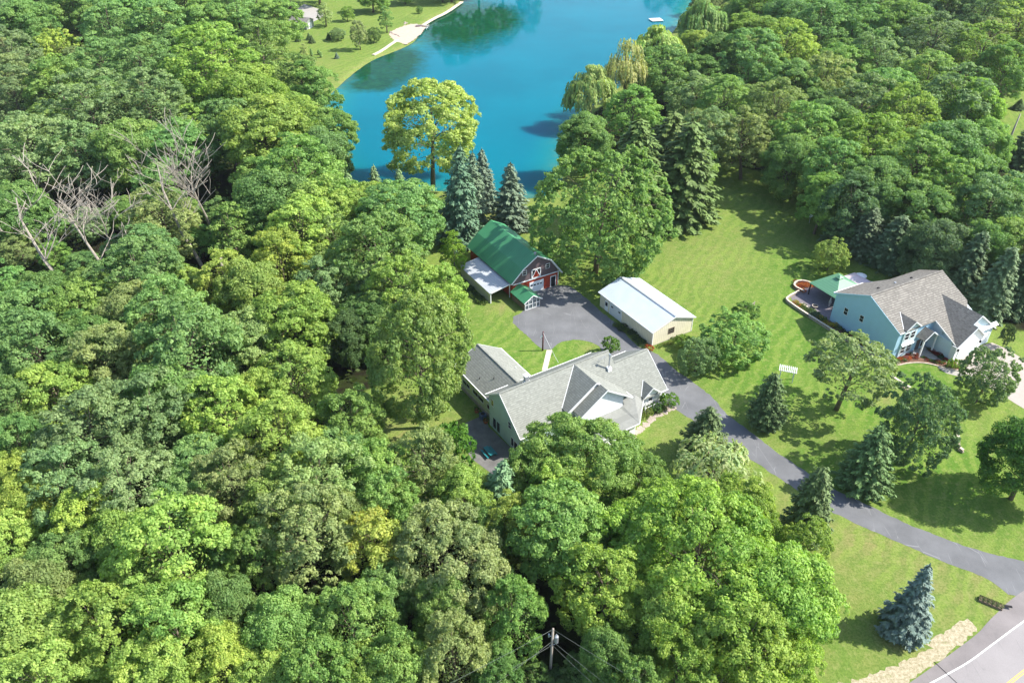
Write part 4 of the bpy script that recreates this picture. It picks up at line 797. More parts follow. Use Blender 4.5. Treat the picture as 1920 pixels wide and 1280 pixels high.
TREES = []
COL = dict(a=(.185, .290, .075), b=(.245, .340, .080), c=(.138, .228, .066), d=(.112, .180, .080), e=(.225, .290, .100), f=(.185, .272, .112), g=(.165, .282, .090), h=(.215, .315, .064),
           y=(.280, .350, .075), w=(.300, .370, .15), s=(.130, .180, .125), k=(.078, .125, .042), n=(.220, .270, .105))
CW = dict(a='mid green', b='light yellow-green', c='dark green', d='deep blue-green', e='olive', f='grey-green', g='emerald green', h='bright green', y='lemon-yellow tinged', w='pale silvery', s='blue-grey', k='blackish green', n='dull sage')
def put(proto, x, y, Rr, H, colk, name, label, cat, group=None, rz=None, zvar=1.0):
    p = PR[proto]; dead = 'dead' in p; r = empty(name, (x, y, 0), rnd.uniform(0, 6.28) if rz is None else rz); r.rotation_euler = (rnd.gauss(0, .045), rnd.gauss(0, .045), r.rotation_euler.z)
    s = Rr / p['R']; r.scale = (s * rnd.uniform(.94, 1.06), s * rnd.uniform(.94, 1.06), H / p['H'])
    c = bpy.data.objects.new('branches' if dead else 'crown', p['crown']); col.objects.link(c); c.parent = r
    t = bpy.data.objects.new('trunk', p['trunk']); col.objects.link(t); t.parent = r
    cc = [q * (1.44 if p['crown'].materials[0] != M['needle'] else 1.5) for q in (COL[colk] if isinstance(colk, str) else colk)]; v = rnd.uniform(.88, 1.13); j = [rnd.uniform(.95, 1.05) for _ in range(3)]
    c.color = (cc[0] * v * j[0], cc[1] * v * j[1], cc[2] * v * j[2], 1); tag(r, label, cat, group); return r
def at_base(px, py): return P(px, py)
def from_crown(proto, cx, cy, wpx, hh=None):
    """crown centre and width in the photograph -> ground place, radius and height"""
    p = PR[proto]; Rr = 5.0; z = 9.0
    for _ in range(6):
        q = P(cx, cy, z); dep = proj(q.x, q.y, z)[2]; Rr = wpx / 2 / FPX * dep; H = hh or (p['H'] / p['R'] * Rr * .62 + 5.6); z = p['cz'] / p['H'] * H
    return q.x, q.y, Rr, H
# --- single trees whose base or outline can be read off the photograph: proto, base px, top py, width px, colour, name, label, category
def top_height(x, y, tpy):
    lo, hi = .2, 40
    for _ in range(40):
        m = (lo + hi) / 2
        if proj(x, y, m)[1] > tpy: lo = m
        else: hi = m
    return lo
def single(proto, bx, by, ty, wpx, colk, name, label, cat, group=None):
    b_ = P(bx, by); H = top_height(b_.x, b_.y, ty); dep = proj(b_.x, b_.y, H * .4)[2]
    return put(proto, b_.x, b_.y, wpx / 2 / FPX * dep * 1.03, H, colk, name, label, cat, group)
GS = "spruces dotted over the lawns"
S = [
 ('c0', 1690, 1184, 1066, 98, (.105, .150, .118), 'blue_spruce', 'blue-grey spruce alone on the grass near the road corner', 'tree', None),
 ('c3', 1505, 1003, 872, 100, 'k', 'spruce', 'dark spruce between the drive and the bright maple', 'tree', GS),
 ('c3', 1612, 914, 802, 104, 'k', 'spruce', 'dark spruce touching the round maple beside the drive', 'tree', GS),
 ('c4', 1432, 797, 696, 78, 'k', 'spruce', 'dark spruce just left of the white garden arbor', 'tree', GS),
 ('c4', 1316, 852, 760, 92, 'k', 'spruce', 'stout dark spruce on the front lawn of the long house', 'tree', GS),
 ('p0', 1568, 768, 632, 150, (.235, .30, .12), 'pine_tree', 'spreading olive pine with bare trunk below the blue house', 'tree', None),
 ('m0', 1693, 872, 722, 138, 'd', 'maple_tree', 'round dark blue-green maple at the stone border', 'tree', None),
 ('m0', 1828, 755, 658, 98, (.155, .225, .095), 'pear_tree', 'round grey-green tree beside the concrete drive', 'tree', None),
 ('b1', 1895, 935, 795, 150, (.095, .20, .04), 'shade_tree', 'large dark tree cut by the right edge over its shadow', 'tree', None),
 ('M0', 1116, 512, 296, 222, (.200, .300, .082), 'maple_tree', 'big round pale green maple behind the barn court', 'tree', None),
 ('k0', 792, 802, 560, 186, (.195, .285, .075), 'ash_tree', 'tall leafy tree with visible trunk left of the long house', 'tree', None),
 ('k0', 812, 350, 156, 184, (.33, .42, .11), 'cottonwood', 'tall pale yellow-green tree standing against the lake', 'tree', None),
 ('c1', 860, 458, 274, 94, (.085, .150, .085), 'blue_spruce', 'tallest blue-grey spruce left of the barn roof', 'tree', "spruces between the barn and the lake"),
 ('c1', 908, 392, 282, 62, (.11, .16, .10), 'spruce', 'slim grey-green spruce, middle one by the lake behind the barn', 'tree', "spruces between the barn and the lake"),
 ('c1', 957, 430, 308, 86, (.11, .155, .095), 'spruce', 'broad grey spruce right behind the barn roof ridge', 'tree', "spruces between the barn and the lake"),
 ('c1', 884, 425, 282, 70, (.105, .165, .09), 'spruce', 'green spruce standing right behind the tallest blue-grey spruce', 'tree', "spruces between the barn and the lake"),
 ('c1', 668, 415, 318, 56, (.14, .21, .085), 'spruce', 'left of three pale spruce tips showing before the lake', 'tree', "spruce tips in front of the lake"),
 ('c1', 708, 405, 312, 50, (.14, .21, .085), 'spruce', 'middle of three pale spruce tips showing before the lake', 'tree', "spruce tips in front of the lake"),
 ('c1', 752, 398, 314, 50, (.14, .21, .085), 'spruce', 'right of three pale spruce tips showing before the lake', 'tree', "spruce tips in front of the lake"),
 ('t0', 852, 516, 438, 52, (.15, .25, .03), 'young_maple', 'small bright green tree at the back corner of the barn', 'tree', None),
 ('c2', 1185, 425, 222, 150, (.085, .130, .034), 'fir_tree', 'large dark fir behind the pale round maple', 'tree', "tall firs right of the lake"),
 ('c2', 1268, 412, 228, 150, (.090, .135, .036), 'fir_tree', 'drooping dark fir at the edge of the open lawn', 'tree', "tall firs right of the lake"),
 ('c2', 1232, 372, 205, 130, (.095, .140, .036), 'fir_tree', 'fir peaking between two other firs right of the lake', 'tree', "tall firs right of the lake"),
 ('m0', 1372, 668, 600, 122, (.19, .32, .085), 'apple_tree', 'wide low fruit tree behind the right end of the metal shed', 'tree', None),
 ('s0', 1398, 602, 572, 44, (.13, .21, .05), 'bush', 'light green bush with vine reaching towards the lawn', 'bush', None),
 ('m0', 1303, 696, 634, 72, (.19, .29, .11), 'shrub_tree', 'small grey-green round tree by the shed and drive', 'tree', None),
 ('s0', 1280, 654, 632, 32, (.15, .23, .04), 'bush', 'light bush against the end wall of the metal shed', 'bush', None),
 ('s0', 1146, 664, 636, 34, (.10, .19, .03), 'bush', 'round bush with red flowers in the court behind the long house', 'bush', None),
 ('m0', 1551, 508, 452, 68, (.26, .36, .09), 'willow_shrub', 'pale yellow-green small tree near the green gazebo', 'tree', None),
 ('w1', 1330, 935, 838, 170, (.27, .33, .14), 'birch_tree', 'thin sage birch with sparse twigs left of the drive', 'tree', None),
 ('s0', 858, 890, 806, 88, (.085, .175, .025), 'dogwood', 'glossy green shrub at the edge of the concrete patio', 'bush', None),
 ('c1', 925, 990, 862, 100, (.12, .19, .09), 'silver_pine', 'silvery soft-needled pine below the patio', 'tree', None),
 ('s0', 790, 905, 838, 60, (.14, .20, .05), 'bush', 'light olive bush left of the patio shrub', 'bush', None),
 ('s0', 1252, 763, 742, 32, (.12, .22, .03), 'hydrangea', 'leafy light green shrub at the drive corner of the long house', 'bush', None),
 ('s1', 1228, 772, 758, 22, (.08, .15, .05), 'bush', 'small bluish shrub beside the stepping stones', 'bush', None),
 ('s1', 1212, 780, 768, 24, (.18, .22, .05), 'bush', 'olive low shrub next to the porch roof corner', 'bush', None),
 ('s1', 1786, 692, 676, 22, (.16, .25, .04), 'bush', 'clipped light green ball bush at the garage corner', 'bush', None),
 ('s0', 1880, 650, 612, 26, (.09, .13, .05), 'bush', 'dark shrub at the right corner of the garage', 'bush', None),
 # far bank
 ('t0', 612, 50, 8, 30, 'w', 'young_tree', 'slim silver-leaved tree beside the far concrete yard', 'tree', None),
 ('b0', 652, 40, 14, 26, 'h', 'young_tree', 'small bright tree near the shade on the far lawn', 'tree', None),
 ('t0', 726, 62, 14, 26, 'g', 'young_tree', 'neat deep green upright tree close to the beach', 'tree', None),
 ('b0', 676, 94, 42, 32, 'w', 'young_tree', 'pale open young tree with shadow near the far shore', 'tree', None),
 ('m0', 702, 80, 52, 28, 'c', 'bush', 'dark round bush above the far shore', 'bush', None),
 ('m0', 634, 76, 54, 32, (.17, .25, .10), 'bush', 'pale rounded bush on the far lawn', 'bush', None),
 ('t0', 571, 122, 84, 18, 'w', 'young_tree', 'thin pale sapling at the left of the far lawn', 'tree', None),
 ('c0', 559, 78, 64, 13, 'k', 'small_conifer', 'small dark conifer nearest the grey garage', 'tree', "little conifers on the far lawn"),
 ('c0', 580, 75, 62, 13, 'k', 'small_conifer', 'small conifer second from the grey garage', 'tree', "little conifers on the far lawn"),
 ('c0', 585, 81, 66, 14, 'k', 'small_conifer', 'small conifer third from the grey garage', 'tree', "little conifers on the far lawn"),
 ('c0', 617, 75, 61, 13, 'k', 'small_conifer', 'small conifer just left of the pale rounded bush', 'tree', "little conifers on the far lawn"),
 ('c0', 632, 110, 98, 11, 's', 'small_conifer', 'tiny blue spruce nearest the far shore', 'tree', "little conifers on the far lawn"),
 ('a0', 585, 105, 92, 6, 'c', 'arborvitae', 'tiny columnar evergreen, leftmost of three', 'tree', "three columnar evergreens"),
 ('a0', 598, 103, 94, 6, 'c', 'arborvitae', 'tiny columnar evergreen, shortest of three', 'tree', "three columnar evergreens"),
 ('a0', 602, 108, 98, 6, 'c', 'arborvitae', 'tiny columnar evergreen, rightmost of three', 'tree', "three columnar evergreens"),
 ('m0', 787, 26, 12, 12, 'c', 'bush', 'small dark bush on the lawn behind the beach', 'bush', None),
 ('b1', 700, 24, -30, 60, 'a', 'shade_tree', 'tall tree at the top edge left of the path to the beach', 'tree', None),
 ('b1', 760, 8, -40, 44, 'c', 'shade_tree', 'dark tree at the top edge above the beach', 'tree', None),
 ('b3', 830, 4, -30, 46, 'b', 'shade_tree', 'spreading light tree at the top edge by the shoreline', 'tree', None),
 ('c0', 1908, 205, 186, 26, 'k', 'spruce', 'dark conifer in the right-hand clearing, upper one', 'tree', None),
 ('c2', 1906, 312, 232, 70, 'k', 'spruce', 'dark conifer at the right edge above the red tiles', 'tree', None),
 ('c1', 1884, 306, 258, 30, (.08, .13, .05), 'spruce', 'green-grey spruce by the trunk in the right clearing', 'tree', None),
 ('w0', 1108, 240, 132, 92, (.30, .38, .11), 'weeping_willow', 'pale weeping willow lowest on the right lake shore', 'tree', "weeping willows on the right shore"),
 ('w1', 1168, 214, 78, 80, (.32, .36, .14), 'weeping_willow', 'sparse straw-coloured willow with open branches over the lake', 'tree', "weeping willows on the right shore"),
 ('w0', 1232, 145, 56, 96, (.28, .36, .10), 'weeping_willow', 'pale willow hanging over the shore near the raft', 'tree', "weeping willows on the right shore"),
 ('w0', 1310, 105, 4, 92, (.185, .26, .08), 'weeping_willow', 'broad soft green willow right of the swimming raft', 'tree', "weeping willows on the right shore"),
 ('w0', 1380, 62, 0, 74, (.27, .34, .11), 'weeping_willow', 'straw-green willow crown at the top right of the raft', 'tree', "weeping willows on the right shore"),
 ('b2', 1242, 205, 92, 116, 'c', 'shade_tree', 'dark dense tree behind the lowest willow', 'tree', None),
]
for a in S: single(*a)
# spruces and firs along the wood behind the blue house
for i, (bx, by, ty, wp, lb) in enumerate([(1570, 462, 380, 76, 'leftmost dark spruce at the wood edge behind the lawn'), (1612, 478, 385, 84, 'second spruce from the left at the wood edge'), (1665, 500, 400, 92, 'third dark spruce at the wood edge, above the gazebo'),
        (1720, 512, 410, 84, 'spruce at the wood edge above the blue house ridge'), (1842, 594, 455, 84, 'light-tipped spruce behind the garage of the blue house'), (1895, 585, 440, 90, 'dark spruce behind the garage, touching the right edge'), (1790, 560, 430, 84, 'dark spruce showing over the blue house ridge end')]):
    single('c2', bx, by, ty, wp, (.090, .135, .060) if i != 4 else (.12, .18, .085), 'spruce', lb, 'tree', "spruces behind the blue house")
# dead trees
GD = "bare dead trees in the left woodland"
def dead(proto, bx, by, tx, ty, lb, wsc=1.0):
    b_ = P(bx, by, 4.0); H = top_height(b_.x, b_.y, ty); r = put(proto, b_.x, b_.y, PR[proto]['R'] * H / 14 * wsc, H, 'a', 'dead_tree', lb, 'tree', GD, rz=0.0); return r
dead('d0', 128, 527, 20, 325, 'leaning bare dead tree with wide branches at the left edge', 1.3)
dead('d1', 206, 530, 120, 335, 'tall forked dead tree, second from the left edge', 1.1)
dead('d3', 204, 470, 180, 345, 'short dead tree with some leaves behind the forked one', .9)
dead('d0', 378, 480, 305, 255, 'bare dead tree leaning over the leafy crowns, left of a pair', 1.0)
dead('d2', 396, 430, 385, 248, 'upright bare dead tree, right of a pair', .9)
mb = MB(); b_ = P(422, 530, 3); mb.tube([(0, 0, 0), (.1, .1, 6), (.25, 0, 8.6)], [.42, .38, .3], 9); mb.tube([(-.2, 0, 5), (-.7, 0, 6.2), (-.7, 0, 7.6)], [.2, .16, .06], 6)
st = mb.build('tree_stump', M['dead_wood'], None, True); st.location = (b_.x, b_.y, 0); tag(st, 'broken pale trunk stub standing among the leafy crowns', 'tree stump')

# --- woodland crowns read off the photograph: x, y, width px, colour, prototype
WOOD = """60 1215 190 b b1|200 1195 180 h b2|335 1205 185 a b0|330 1045 220 b b2|75 1130 140 e b1|125 1065 130 c b3|170 990 130 y b0|20 1020 120 b b3|430 1150 120 c b1|480 1060 120 a b2|570 1015 200 e f0|535 1190 150 a b1
665 1190 170 a f0|725 1120 110 g b3|840 1050 215 n B0|700 1035 120 y y0|860 1235 150 e b2|760 1265 130 a b0|955 1165 130 a b2|1050 1010 190 a b3|1135 1120 170 h b2|1225 1165 150 b b1|1320 1050 310 h B0|1455 1120 200 h b1|1400 1235 190 h b2|945 1262 90 c b3
1130 1225 100 c b1|1270 1260 140 h b0|420 1275 140 y b1|600 1275 150 a b2|290 1290 160 b b0|90 1300 190 b b2|1088 872 192 a B1|1040 935 110 b b0|1198 905 100 a b3|790 880 150 e f1|700 900 130 a b3|600 915 180 e f0|655 800 130 a b2|530 830 170 b b2|560 725 150 b f1
440 920 150 e f0|385 885 130 g b3|180 830 190 f f0|290 800 180 f f0|130 925 170 f f0|250 925 190 f f1|40 965 120 y b1|45 850 110 g b0|30 780 120 c b2|110 745 130 b b3|60 670 150 g b2|200 690 140 e b0|350 670 210 g b2|335 765 160 c b1|425 790 150 b b2|485 755 110 y b0
475 650 130 e b3|560 615 160 h b3|615 545 120 f f1|705 490 170 a b2|765 560 150 b b2|700 610 110 c b3|750 412 150 g b3|560 450 140 b b2|600 405 130 b b0|525 500 120 y b0|525 395 150 c b1|440 455 90 a t0|60 600 130 g b3|270 530 170 g f1|300 425 140 e f1|430 545 120 y b2|470 560 130 b b1
330 600 150 g b2|250 600 130 e b1|150 595 130 a b3|85 570 110 c b1|165 655 110 c b0|60 290 150 f f0|175 215 160 f f0|285 205 150 f f1|112 100 88 y m0|250 290 130 a b1|405 130 160 h b2|460 190 140 h b1|430 260 130 g b2|510 265 180 h b3|560 345 170 a b2|585 180 100 a b0|520 45 100 a b3
490 100 110 a b2|330 290 130 g b3|120 180 130 a b0|30 190 120 f f0|150 300 130 f f1|30 400 120 c b3|210 60 110 g b2|300 60 110 g b0|390 50 110 a b3|450 40 100 g b2|60 60 110 c b1|20 110 110 f f0|140 20 100 a b1|250 20 100 g b3|350 15 100 a b0|180 130 100 g b2|270 130 120 g f0|340 110 100 c b1
560 160 100 a b2|620 250 90 a b3|600 300 110 g b1|490 430 100 c b3|345 545 90 b f1|185 560 90 a b0|640 470 110 e f1|650 640 90 k b1|720 560 120 f f1|830 560 100 b b2|640 860 110 g b3|730 960 120 a b0|880 950 110 b b1|990 900 100 a b0|960 990 110 y b2|900 1010 90 c b1|640 990 120 e b3
340 950 120 g b3|220 1040 140 b b1|120 1220 120 a b0|260 1120 130 c b3|410 1050 110 c b2|500 960 120 b b0|30 910 110 y b3|930 1100 80 k b3|1180 1020 150 h b3|1530 1140 90 h b0|1500 1040 110 h b2|1240 980 130 h b1|1390 960 130 h b3|1340 1180 170 h b3|1480 1250 110 h b0|1195 1280 100 a b2|700 1275 120 b b3|820 1150 110 a b1|500 1270 120 b b3
1098 272 100 c b1|1355 205 110 a b2|1450 215 120 e f0|1400 120 120 g b2|1350 120 100 c b1|1470 105 120 h b2|1300 190 100 f f1|1330 265 110 f f0|1400 270 120 e f1|1500 260 120 a b2|1560 330 120 g b2|1480 310 100 c b1|1630 290 140 h b2|1700 330 150 a b2|1780 300 140 g b1|1700 230 130 h f0|1790 200 150 f f1|1610 210 130 f f0
1540 160 110 e f0|1640 120 120 f f1|1540 60 110 g b2|1470 40 100 g b1|1420 20 100 a b3|1600 50 110 g b2|1680 60 110 a b1|1750 90 120 f f0|1830 110 130 h f1|1820 210 110 h b2|1840 40 110 f f0|1900 60 110 b f1|1900 20 110 a b2|1770 30 110 f b1|1700 10 100 g b0|1850 280 90 a b1|1780 370 130 a b2|1850 400 130 f b0
1640 370 130 c b1|1720 400 120 c b3|1560 250 110 c b1|1660 180 110 g b3|1730 160 110 a b2|1880 140 100 a b2|1600 390 110 d b2|1540 380 90 a b0|1900 470 120 a b3|1830 470 100 c b1|1520 20 100 a b3|1640 10 100 f b2|1580 130 100 a b3|1490 170 100 g b1|1290 320 90 a b3|1310 250 80 n w1|1900 400 100 g b2|1750 470 110 d b1"""
wl_ = []
WOOD2 = [(1075, 1262, 60, 'c', 'b0', 5), (1000, 1275, 60, 'c', 'f1', 5), (1040, 1300, 80, 'k', 'b3', 4), (40, 470, 70, 'e', 'f1', 7), (100, 480, 60, 'a', 'b0', 6), (160, 500, 60, 'g', 'b3', 7), (225, 470, 60, 'f', 'f1', 7), (170, 420, 70, 'f', 'f0', 8), (90, 420, 70, 'g', 'b0', 8), (20, 400, 70, 'c', 'b0', 8), (330, 450, 60, 'e', 'f1', 7), (375, 455, 60, 'g', 'b0', 7), (350, 400, 60, 'a', 'b3', 8), (410, 400, 60, 'g', 'f0', 8), (230, 400, 60, 'a', 'b3', 9)]
for row in WOOD.split('\n'):
    for e in row.split('|'):
        a = e.split(); wl_.append((float(a[0]), float(a[1]), float(a[2]), a[3], a[4], 1))
placed = []
for cx, cy, wp, ck, pr, _ in wl_:
    x, y, Rr, H = from_crown(pr, cx, cy, wp); placed.append([cx, cy, x, y, Rr, H, ck, pr])
for cx, cy, wp, ck, pr, hh in WOOD2:
    x, y, Rr, H = from_crown(pr, cx, cy, wp, hh); placed.append([cx, cy, x, y, Rr, H, ck, pr])
# fill the rest of both woods, also a little past the edges of the frame
FX = FOREST
rr = random.Random(5); cand = 0; near = [(t[2], t[3], t[4]) for t in placed]
fixed = [(P(a[1], a[2]).x, P(a[1], a[2]).y, 4.0) for a in S]
def inside(poly, x, y): return float(sdist(poly, np.array([[x]]), np.array([[y]]))[0, 0])
nfill = 0
for _ in range(9000):
    if nfill > 118: break
    left = rr.random() < .55
    x = rr.uniform(-235, 0) if left else rr.uniform(20, 250); y = rr.uniform(38, 400) if left else rr.uniform(150, 420)
    px, py, dep = proj(x, y, 11)
    if px < -90 or px > 2010 or py < -25 or py > 1380: continue
    Rr = rr.uniform(4.6, 7.2) * (1 + max(0, y - 150) / 700)
    if any((x - a) ** 2 + (y - b_) ** 2 < (.74 * (Rr + c_)) ** 2 for a, b_, c_ in near): continue
    if any((x - a) ** 2 + (y - b_) ** 2 < (Rr * .8 + 2) ** 2 for a, b_, c_ in fixed): continue
    if (955 < px < 1115 and py > 1130) or (px < 250 and 370 < py < 520) or (290 < px < 440 and 320 < py < 470): continue
    f = inside(FX[0 if left else 1], x, y)
    if f > -Rr * .55 or (not left and inside(HOLE, x, y) < Rr): continue
    near.append((x, y, Rr)); nfill += 1; ck = rr.choice('aaabbcfggehhfn'); pr = rr.choice(['b0', 'b1', 'b2', 'b3', 'f0', 'f1', 'b2', 'o1', 't0' if Rr < 5 else 'b4'])
    H = PR[pr]['H'] / PR[pr]['R'] * Rr * .58 + 4.5; placed.append([px, py, x, y, Rr, H, ck, pr])
# label the crowns row by row so that each can be found
ORD = ['first', 'second', 'third', 'fourth', 'fifth', 'sixth', 'seventh', 'eighth', 'ninth', 'tenth', 'eleventh', 'twelfth', 'thirteenth', 'fourteenth', 'fifteenth', 'sixteenth', 'seventeenth', 'eighteenth', 'nineteenth', 'twentieth']
KIND = dict(B0='massive', B1='massive', k0='tall', M0='wide', b0='rounded', b1='billowing', b2='dense-leaved', b3='layered', b4='domed', o0='open', o1='open', f0='fine-leaved', f1='feathery', t0='narrow', m0='egg-shaped', y0='yellow-patched', w1='wispy')
rows = {}
for t in placed:
    side = 'left' if t[0] < 1000 or t[1] > 600 else 'right'; t.append(side); t.append(int(max(0, min(1279, t[1])) // (107 if side == 'left' else 80))); rows.setdefault((side, t[9]), []).append(t)
nrow = {'left': 12, 'right': 7}
for (side, k), L_ in rows.items():
    L_.sort(key=lambda t: t[0]); cnt = {}
    for t in L_:
        i = cnt[(t[6], t[7])] = cnt.get((t[6], t[7]), 0) + 1; same = sum(1 for q in L_ if (q[6], q[7]) == (t[6], t[7]))
        lb = '%s %s crown' % (CW[t[6]], KIND[t[7]]) + (', %s such from the left' % ORD[i - 1] if same > 1 else '') + ', row %d from the top, %s wood' % (k + 1, side)
        put(t[7], t[2], t[3], t[4], t[5], t[6], 'broadleaf_tree', lb, 'tree', 'broadleaf trees of the %s wood' % side)
print('wood trees', len(placed), nfill)
# tall trees on the far shore just above the frame; the lake mirrors them
for px, D_, H, Rr, ck in ((860, 405, 27, 10, 'a'), (905, 418, 26, 9, 'c'), (945, 430, 24, 9, 'a'), (985, 445, 21, 8, 'g'), (1150, 545, 24, 9, 'a'), (1200, 520, 27, 10, 'c'), (1245, 500, 27, 10, 'a'), (1285, 480, 24, 9, 'a'), (640, 400, 24, 9, 'a'), (590, 392, 22, 9, 'c')):
    x = (px - 960) / FPX * D_ * 1.06; put('b2', x, D_, Rr, H, ck, 'shore_tree', 'tall leafy tree on the far lake shore, mirrored in the water at the top edge', 'tree', 'trees on the far lake shore')

# undergrowth below the crowns
def undergrowth():
    r = np.random.RandomState(9); pts = []
    for k, (x0, x1, y0, y1) in enumerate(((-230, 45, 30, 330), (15, 230, 150, 330))):
        n = 42000; X = r.uniform(x0, x1, n); Y = r.uniform(y0, y1, n); f = sdist(FOREST[k], X, Y)
        if k: f = np.maximum(f, -sdist(HOLE, X, Y))
        hum = np.sin(X * .55 + 1.3 * np.sin(Y * .31)) * np.sin(Y * .61 + 1.1 * np.sin(X * .27)) ; ok = (f < -1.5) & (hum > -.35) ; px = 960 + FPX * X / (Y * _c + CAMZ * _s); ok &= (px > -150) & (px < 2080)
        X, Y, hum = X[ok], Y[ok], hum[ok]; Z = (hum + .35) * 2.6 * r.uniform(.5, 1.0, len(X)) + .1; pts.append(np.stack([X, Y, Z], 1))
    C = np.concatenate(pts); n = len(C); me = leaf_mesh("undergrowth", C, np.tile([0., 0, 1.0], (n, 1)), .62, .38, np.stack([r.rand(n), r.rand(n), np.zeros(n)], 1), M['leaf'], seed=4, jit=1.0)
    o = bpy.data.objects.new("undergrowth", me); col.objects.link(o); o.color = (.085, .14, .035, 1); tag(o, 'low leafy undergrowth on the woodland floor', 'undergrowth', None, 'stuff')
undergrowth()

# ------------------------------------------------------------------ smaller things
def tube_thing(name, pts, rad, mat, label, cat, group=None, n=6):
    o0 = Vector(pts[0]); m = MB(); m.tube([tuple(Vector(p) - o0) for p in pts], rad, n); o = m.build(name, mat, None, True); o.location = o0; return tag(o, label, cat, group)
# yard light pole and its wire
b_ = P(1017.5, 657); r = empty("yard_pole", b_); tag(r, "dark red wooden yard pole at the edge of the asphalt court", "pole")
m = MB(); m.tube([(0, 0, 0), (0, 0, 4.2)], [.15, .12], 8); m.build("pole", M['maroon_pole'], r, True)
m = MB(); m.box(-.35, -.1, 3.1, -.05, .12, 3.35); m.tube([(-.25, 0, 3.05), (-.45, 0, 2.9)], [.07, .16], 8); m.build("lamp", M['white_board'], r)
def sag(a, b, s, n=10): a = Vector(a); b = Vector(b); return [tuple(a.lerp(b, i / n) - Vector((0, 0, 4 * s * (i / n) * (1 - i / n)))) for i in range(n + 1)]
tube_thing("service_wire", sag((b_.x, b_.y, 4.0), tuple(P(1047, 680, 5.9)), .15), [.025] * 11, M['white_board'], "thin wire from the yard pole to the long house roof", "wire", None, 4)
# utility pole
tp = P(1037, 1178, 10.5); r = empty("utility_pole", (tp.x, tp.y, 0)); tag(r, "wooden utility pole with grey transformer at the bottom edge", "utility pole")
m = MB(); m.tube([(-.12, 0, 0), (0, 0, 10.5)], [.19, .13], 10); m.build("pole", M['gray_wood'], r, True)
m = MB(); m.tube([(.42, .1, 8.0), (.42, .1, 9.0)], [.24, .24], 12); m.tube([(.42, .1, 9.0), (.42, .1, 9.12)], [.24, .12], 12); m.bar((0, 0, 8.7), (.42, .1, 8.7), .08); m.tube([(.42, .1, 9.1), (.42, .1, 9.4)], [.05, .05], 6); m.build("transformer", M['metal'], r)
m = MB(); m.bar((0, 0, 9.2), (-.45, 0, 9.2), .08); m.tube([(-.42, 0, 9.05), (-.42, 0, 9.55)], [.09, .09], 8); m.bar((-.3, -.1, 7.6), (.3, .1, 7.6), .06); m.build("fuse_bracket", M['metal'], r)
lw = "power lines along the road"
def wire(z0, ax, ay, z1, k, lb, s=.5):
    a = Vector((tp.x, tp.y, z0)); q = P(ax, ay, z1); b2 = a + (q - a) * k; b2.z = z0; tube_thing("power_line", sag(a, b2, s * 2.0, 16), [.019] * 17, M['black_wire'], lb, "power line", lw, 4)
wire(10.4, 836, 1279, 10.0, 3.2, "top power line running left from the utility pole"); wire(10.4, 1210, 1279, 10.0, 3.2, "top power line running right from the utility pole")
wire(8.3, 960, 1256, 8.0, 6, "middle power line running left from the utility pole"); wire(8.3, 1140, 1279, 8.0, 3.6, "middle power line running right from the utility pole")
wire(7.6, 905, 1279, 7.2, 3.6, "lowest thick cable running left from the utility pole"); wire(7.6, 1115, 1279, 7.2, 3.6, "lowest thick cable running right from the utility pole")
# picnic table
p = P(917, 851, .0); r = empty("picnic_table", p, R(-57.5)); tag(r, "teal painted picnic table on the shaded patio", "picnic table")
m = MB()
for k in range(4): m.box(-1.1, -.42 + k * .215, .72, 1.1, -.42 + k * .215 + .195, .77)
m.build("table_top", M['teal_paint'], r)
for sy in (-1, 1): m = MB(); m.box(-1.1, sy * .78 - .13, .42, 1.1, sy * .78 + .13, .46); m.build("bench_seat", M['teal_paint'], r)
for x in (-.8, .8): m = MB(); m.bar((x, -.75, 0), (x, -.25, .72), .07); m.bar((x, .75, 0), (x, .25, .72), .07); m.bar((x, -.85, .39), (x, .85, .39), .08); m.build("leg_frame", M['teal_paint'], r)
# air conditioner and bins by the wing
def hb(u, v, z=0.0):
    a = R(32.5); return Vector((1.32 + u * math.cos(a) + v * math.sin(a), 90.55 + u * math.sin(a) - v * math.cos(a), z))
r = empty("air_conditioner", hb(-.1, -11.2), R(32.5)); tag(r, "blue-grey air conditioner box beside the rear wing wall", "air conditioner")
m = MB(); m.box(-.45, -.45, .05, .45, .45, .9); m.build("casing", M['blue_plastic'], r); m = MB(); m.tube([(0, 0, .9), (0, 0, .96)], [.38, .36], 14); m.build("fan_grille", M['dark'], r)
for i, (u, v, lb) in enumerate(((-.2, -13.0, "round reddish planter tub by the wing, farther from the patio"), (-.3, -9.9, "round reddish planter tub by the wing, next to the patio corner"))):
    r = empty("planter_tub", hb(u, v)); tag(r, lb, "planter", "planter tubs by the rear wing"); m = MB(); m.tube([(0, 0, 0), (0, 0, .5)], [.32, .45], 12); m.build("tub", M['terracotta'], r)
    c = bpy.data.objects.new("foliage", PR['s1']['crown']); col.objects.link(c); c.parent = r; c.scale = (.45, .45, .5); c.location = (0, 0, .4); c.color = (.1, .16, .05, 1)
# white garden arbor
p = P(1473, 712); r = empty("garden_arbor", p, R(-20)); tag(r, "small white slatted arbor on the lawn beside a dark spruce", "arbor")
m = MB()
for x in (-1.1, 1.1):
    for y in (-.6, .6): m.bar((x, y, 0), (x, y, 2.2), .12)
m.build("post", M['white_board'], r)
m = MB()
for y in (-.6, .6): m.bar((-1.5, y, 2.25), (1.5, y, 2.25), .08, .16)
for k in range(10): x = -1.4 + k * .311; m.bar((x, -.95, 2.37), (x, .95, 2.37), .1, .08)
m.build("slatted_top", M['white_board'], r)
